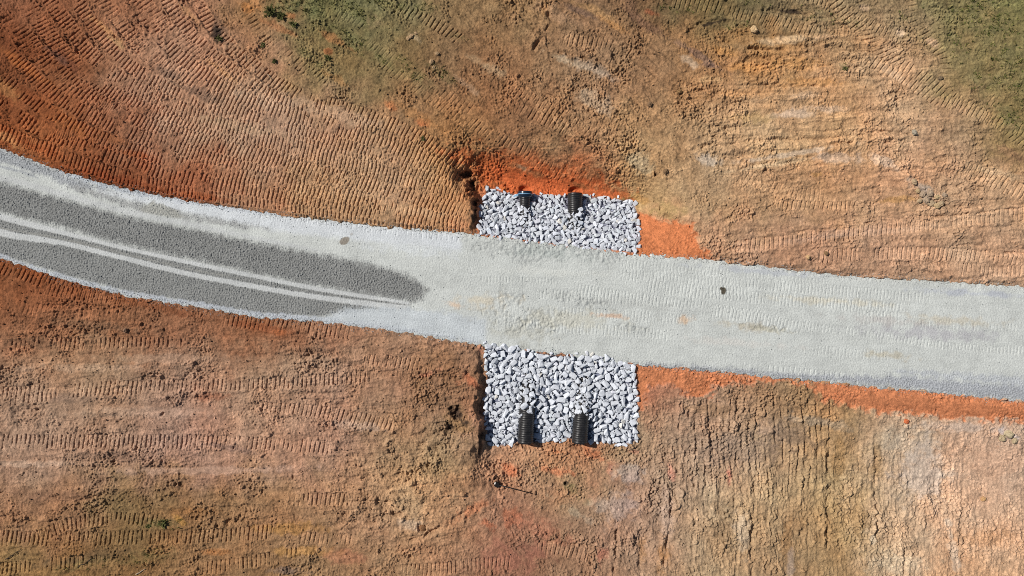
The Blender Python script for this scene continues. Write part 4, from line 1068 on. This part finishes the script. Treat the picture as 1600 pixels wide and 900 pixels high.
for a in [(197, 516, .11, (150, 118, 98), 'round greyish clod left of the short track with crisp cleat marks, lower left'), (1015, 163, .12, (140, 112, 88), 'dark clod in the middle of the scraped brown earth at the top'), (1040, 268, .13, (130, 104, 80), 'dark clod beside a black hollow above the right end of the upper apron'),
          (1062, 143, .13, (150, 118, 84), 'brown clod at the end of a crack in the scraped earth'), (1178, 47, .17, (216, 184, 144), 'pale orange clod beside a dark hollow near the top edge'), (1470, 122, .12, (128, 110, 90), 'dark grey clod where the track marks meet the turf at upper right'),
          (1428, 207, .14, (170, 160, 146), 'grey clod alone on the tan slope at upper right'), (1290, 396, .10, (140, 112, 84), 'dark clod just above the road on the right'), (1262, 402, .11, (206, 170, 130), 'pale clod left of the dark clod above the road'), (1345, 92, .0, (0, 0, 0), ''), 
          (1415, 658, .12, (216, 122, 82), 'bright orange clod on the lower border of the red strip'), (1575, 678, .22, (196, 180, 152), 'largest pale clod of the heap at the right edge below the red strip'), (1565, 684, .16, (186, 168, 140), 'pale clod left in the heap at the right edge'), (1584, 688, .15, (190, 172, 144), 'pale clod right in the heap at the right edge'),
          (250, 466, .14, (110, 72, 52), 'dark clod against the gravel edge of the road, lower left'), (660, 826, .17, (150, 110, 80), 'clod beside a dark hollow left of the red furrow at the bottom'), (1535, 779, .12, (204, 164, 120), 'small clod on the smooth peach soil at lower right'), (790, 756, .0, (0, 0, 0), '')]:
    if a[2]: clod(*a)
q = random.Random(3)
for k, (x, y, r) in enumerate([(1446, 312, .20), (1455, 318, .17), (1462, 322, .14), (1440, 304, .15), (1470, 318, .15), (1433, 298, .13), (1452, 302, .16), (1428, 284, .14), (1463, 308, .12), (1475, 305, .13), (1436, 314, .12)]):
    clod(x, y, r, (178 + 10 * (k % 3), 156 + 8 * (k % 3), 136), 'largest grey stone of the small heap on the tan slope at right' if k == 0 else 'grey stone in the small heap on the tan slope at right', 'rock', 'grey stones heaped on the tan slope', 'loose_rock', .6)
for k, (x, y, r) in enumerate([(643, 57, .13), (638, 60, .09), (674, 97, .12), (1128 - 450, 105, .08), (683, 84, .1), (650, 52, .08)]):
    clod(x, y, r, (182, 152, 120), ['biggest pale stone on the torn turf beside the topmost track marks', 'small pale stone touching the biggest one on the torn turf', 'pale stone in the middle of the torn turf below the pale streak', 'smallest pale stone below the others on the torn turf', 'pale stone just above the middle one on the torn turf', 'small pale stone right of the biggest one on the torn turf'][k], 'rock', 'pale stones on the torn turf', 'loose_rock', .5)

# dark pole lying on the soil: square head with a pale tip at one end
a = on_ground(776, 756.5); b = on_ground(831, 770.5)
root = bpy.data.objects.new('pole', None); COL.objects.link(root)
L = (b - a).length
root.location = a + Vector((0, 0, .07)); ang = math.atan2(b.y - a.y, b.x - a.x)
root.rotation_euler = (0, -math.asin((b.z - a.z) / L), ang)
thing(root, 'thin black pole with square head and pale tip, on soil below the lower apron', 'pole')
bm = bmesh.new(); bmesh.ops.create_cone(bm, cap_ends=True, segments=10, radius1=.026, radius2=.018, depth=L, matrix=Matrix.Translation((L / 2, 0, .02)) @ Matrix.Rotation(math.pi / 2, 4, 'Y'))
bm_obj('shaft', bm, M_BLACK, root)
bm = bmesh.new()
out = [(.16, -.03), (.10, .10), (-.02, .13), (-.07, .09), (-.06, -.02), (-.12, -.10), (.10, -.14), (.15, -.10)]
lo_v = [bm.verts.new((x, y, -.04)) for x, y in out]; hi_v = [bm.verts.new((x, y, .05)) for x, y in out]
bm.faces.new(lo_v[::-1]); bm.faces.new(hi_v)
for i in range(len(out)): bm.faces.new((lo_v[i], lo_v[(i + 1) % len(out)], hi_v[(i + 1) % len(out)], hi_v[i]))
bmesh.ops.bevel(bm, geom=bm.edges[:], offset=.012, segments=1, affect='EDGES')
hd = bm_obj('head', bm, M_BLACK, root, False)
bm = bmesh.new(); bmesh.ops.create_uvsphere(bm, u_segments=14, v_segments=8, radius=.055, matrix=Matrix.Translation((-.085, .045, .04)) @ Matrix.Diagonal((.8, 1.2, .9, 1)))
bm_obj('pale_tip', bm, M_PALE, hd)

# ------------------------------------------------------------------ light, sky, camera
SUN_EL, SHADOW = math.radians(43), math.radians(-24)       # shadows run right and a little down in the picture
sd = Vector((math.cos(SHADOW) * math.cos(SUN_EL), math.sin(SHADOW) * math.cos(SUN_EL), -math.sin(SUN_EL)))
l = bpy.data.lights.new('sun', 'SUN'); l.energy = 5.0; l.angle = math.radians(.55); l.color = (1.0, .955, .89)
lo = bpy.data.objects.new('sun', l); COL.objects.link(lo); lo.rotation_euler = sd.to_track_quat('-Z', 'Y').to_euler(); lo.location = (-20, 12, 30)
wld = bpy.data.worlds.new('World'); SC.world = wld; wld.use_nodes = True
nt = wld.node_tree; bg = nt.nodes['Background']
sk = nt.nodes.new('ShaderNodeTexSky'); sk.sky_type = 'NISHITA'; sk.sun_disc = False; sk.sun_elevation = SUN_EL
to_sun = -sd
sk.sun_rotation = math.atan2(to_sun.x, to_sun.y)
nt.links.new(sk.outputs[0], bg.inputs['Color']); bg.inputs['Strength'].default_value = .05
cam = bpy.data.cameras.new('camera'); co = bpy.data.objects.new('camera', cam); COL.objects.link(co)
cam.sensor_width = 36; cam.lens = 36 * H / (1600 * U); cam.clip_end = 2000; cam.clip_start = .5
co.location = (0, 0, H); co.rotation_euler = (0, 0, 0)
SC.camera = co
SC.view_settings.view_transform = 'Standard'; SC.view_settings.look = 'None'; SC.view_settings.exposure = 0.0; SC.view_settings.gamma = 1.0
SC.render.engine = 'CYCLES'
SC.cycles.max_bounces = 4
SC.cycles.use_denoising = False
SC.cycles.filter_width = 0.95
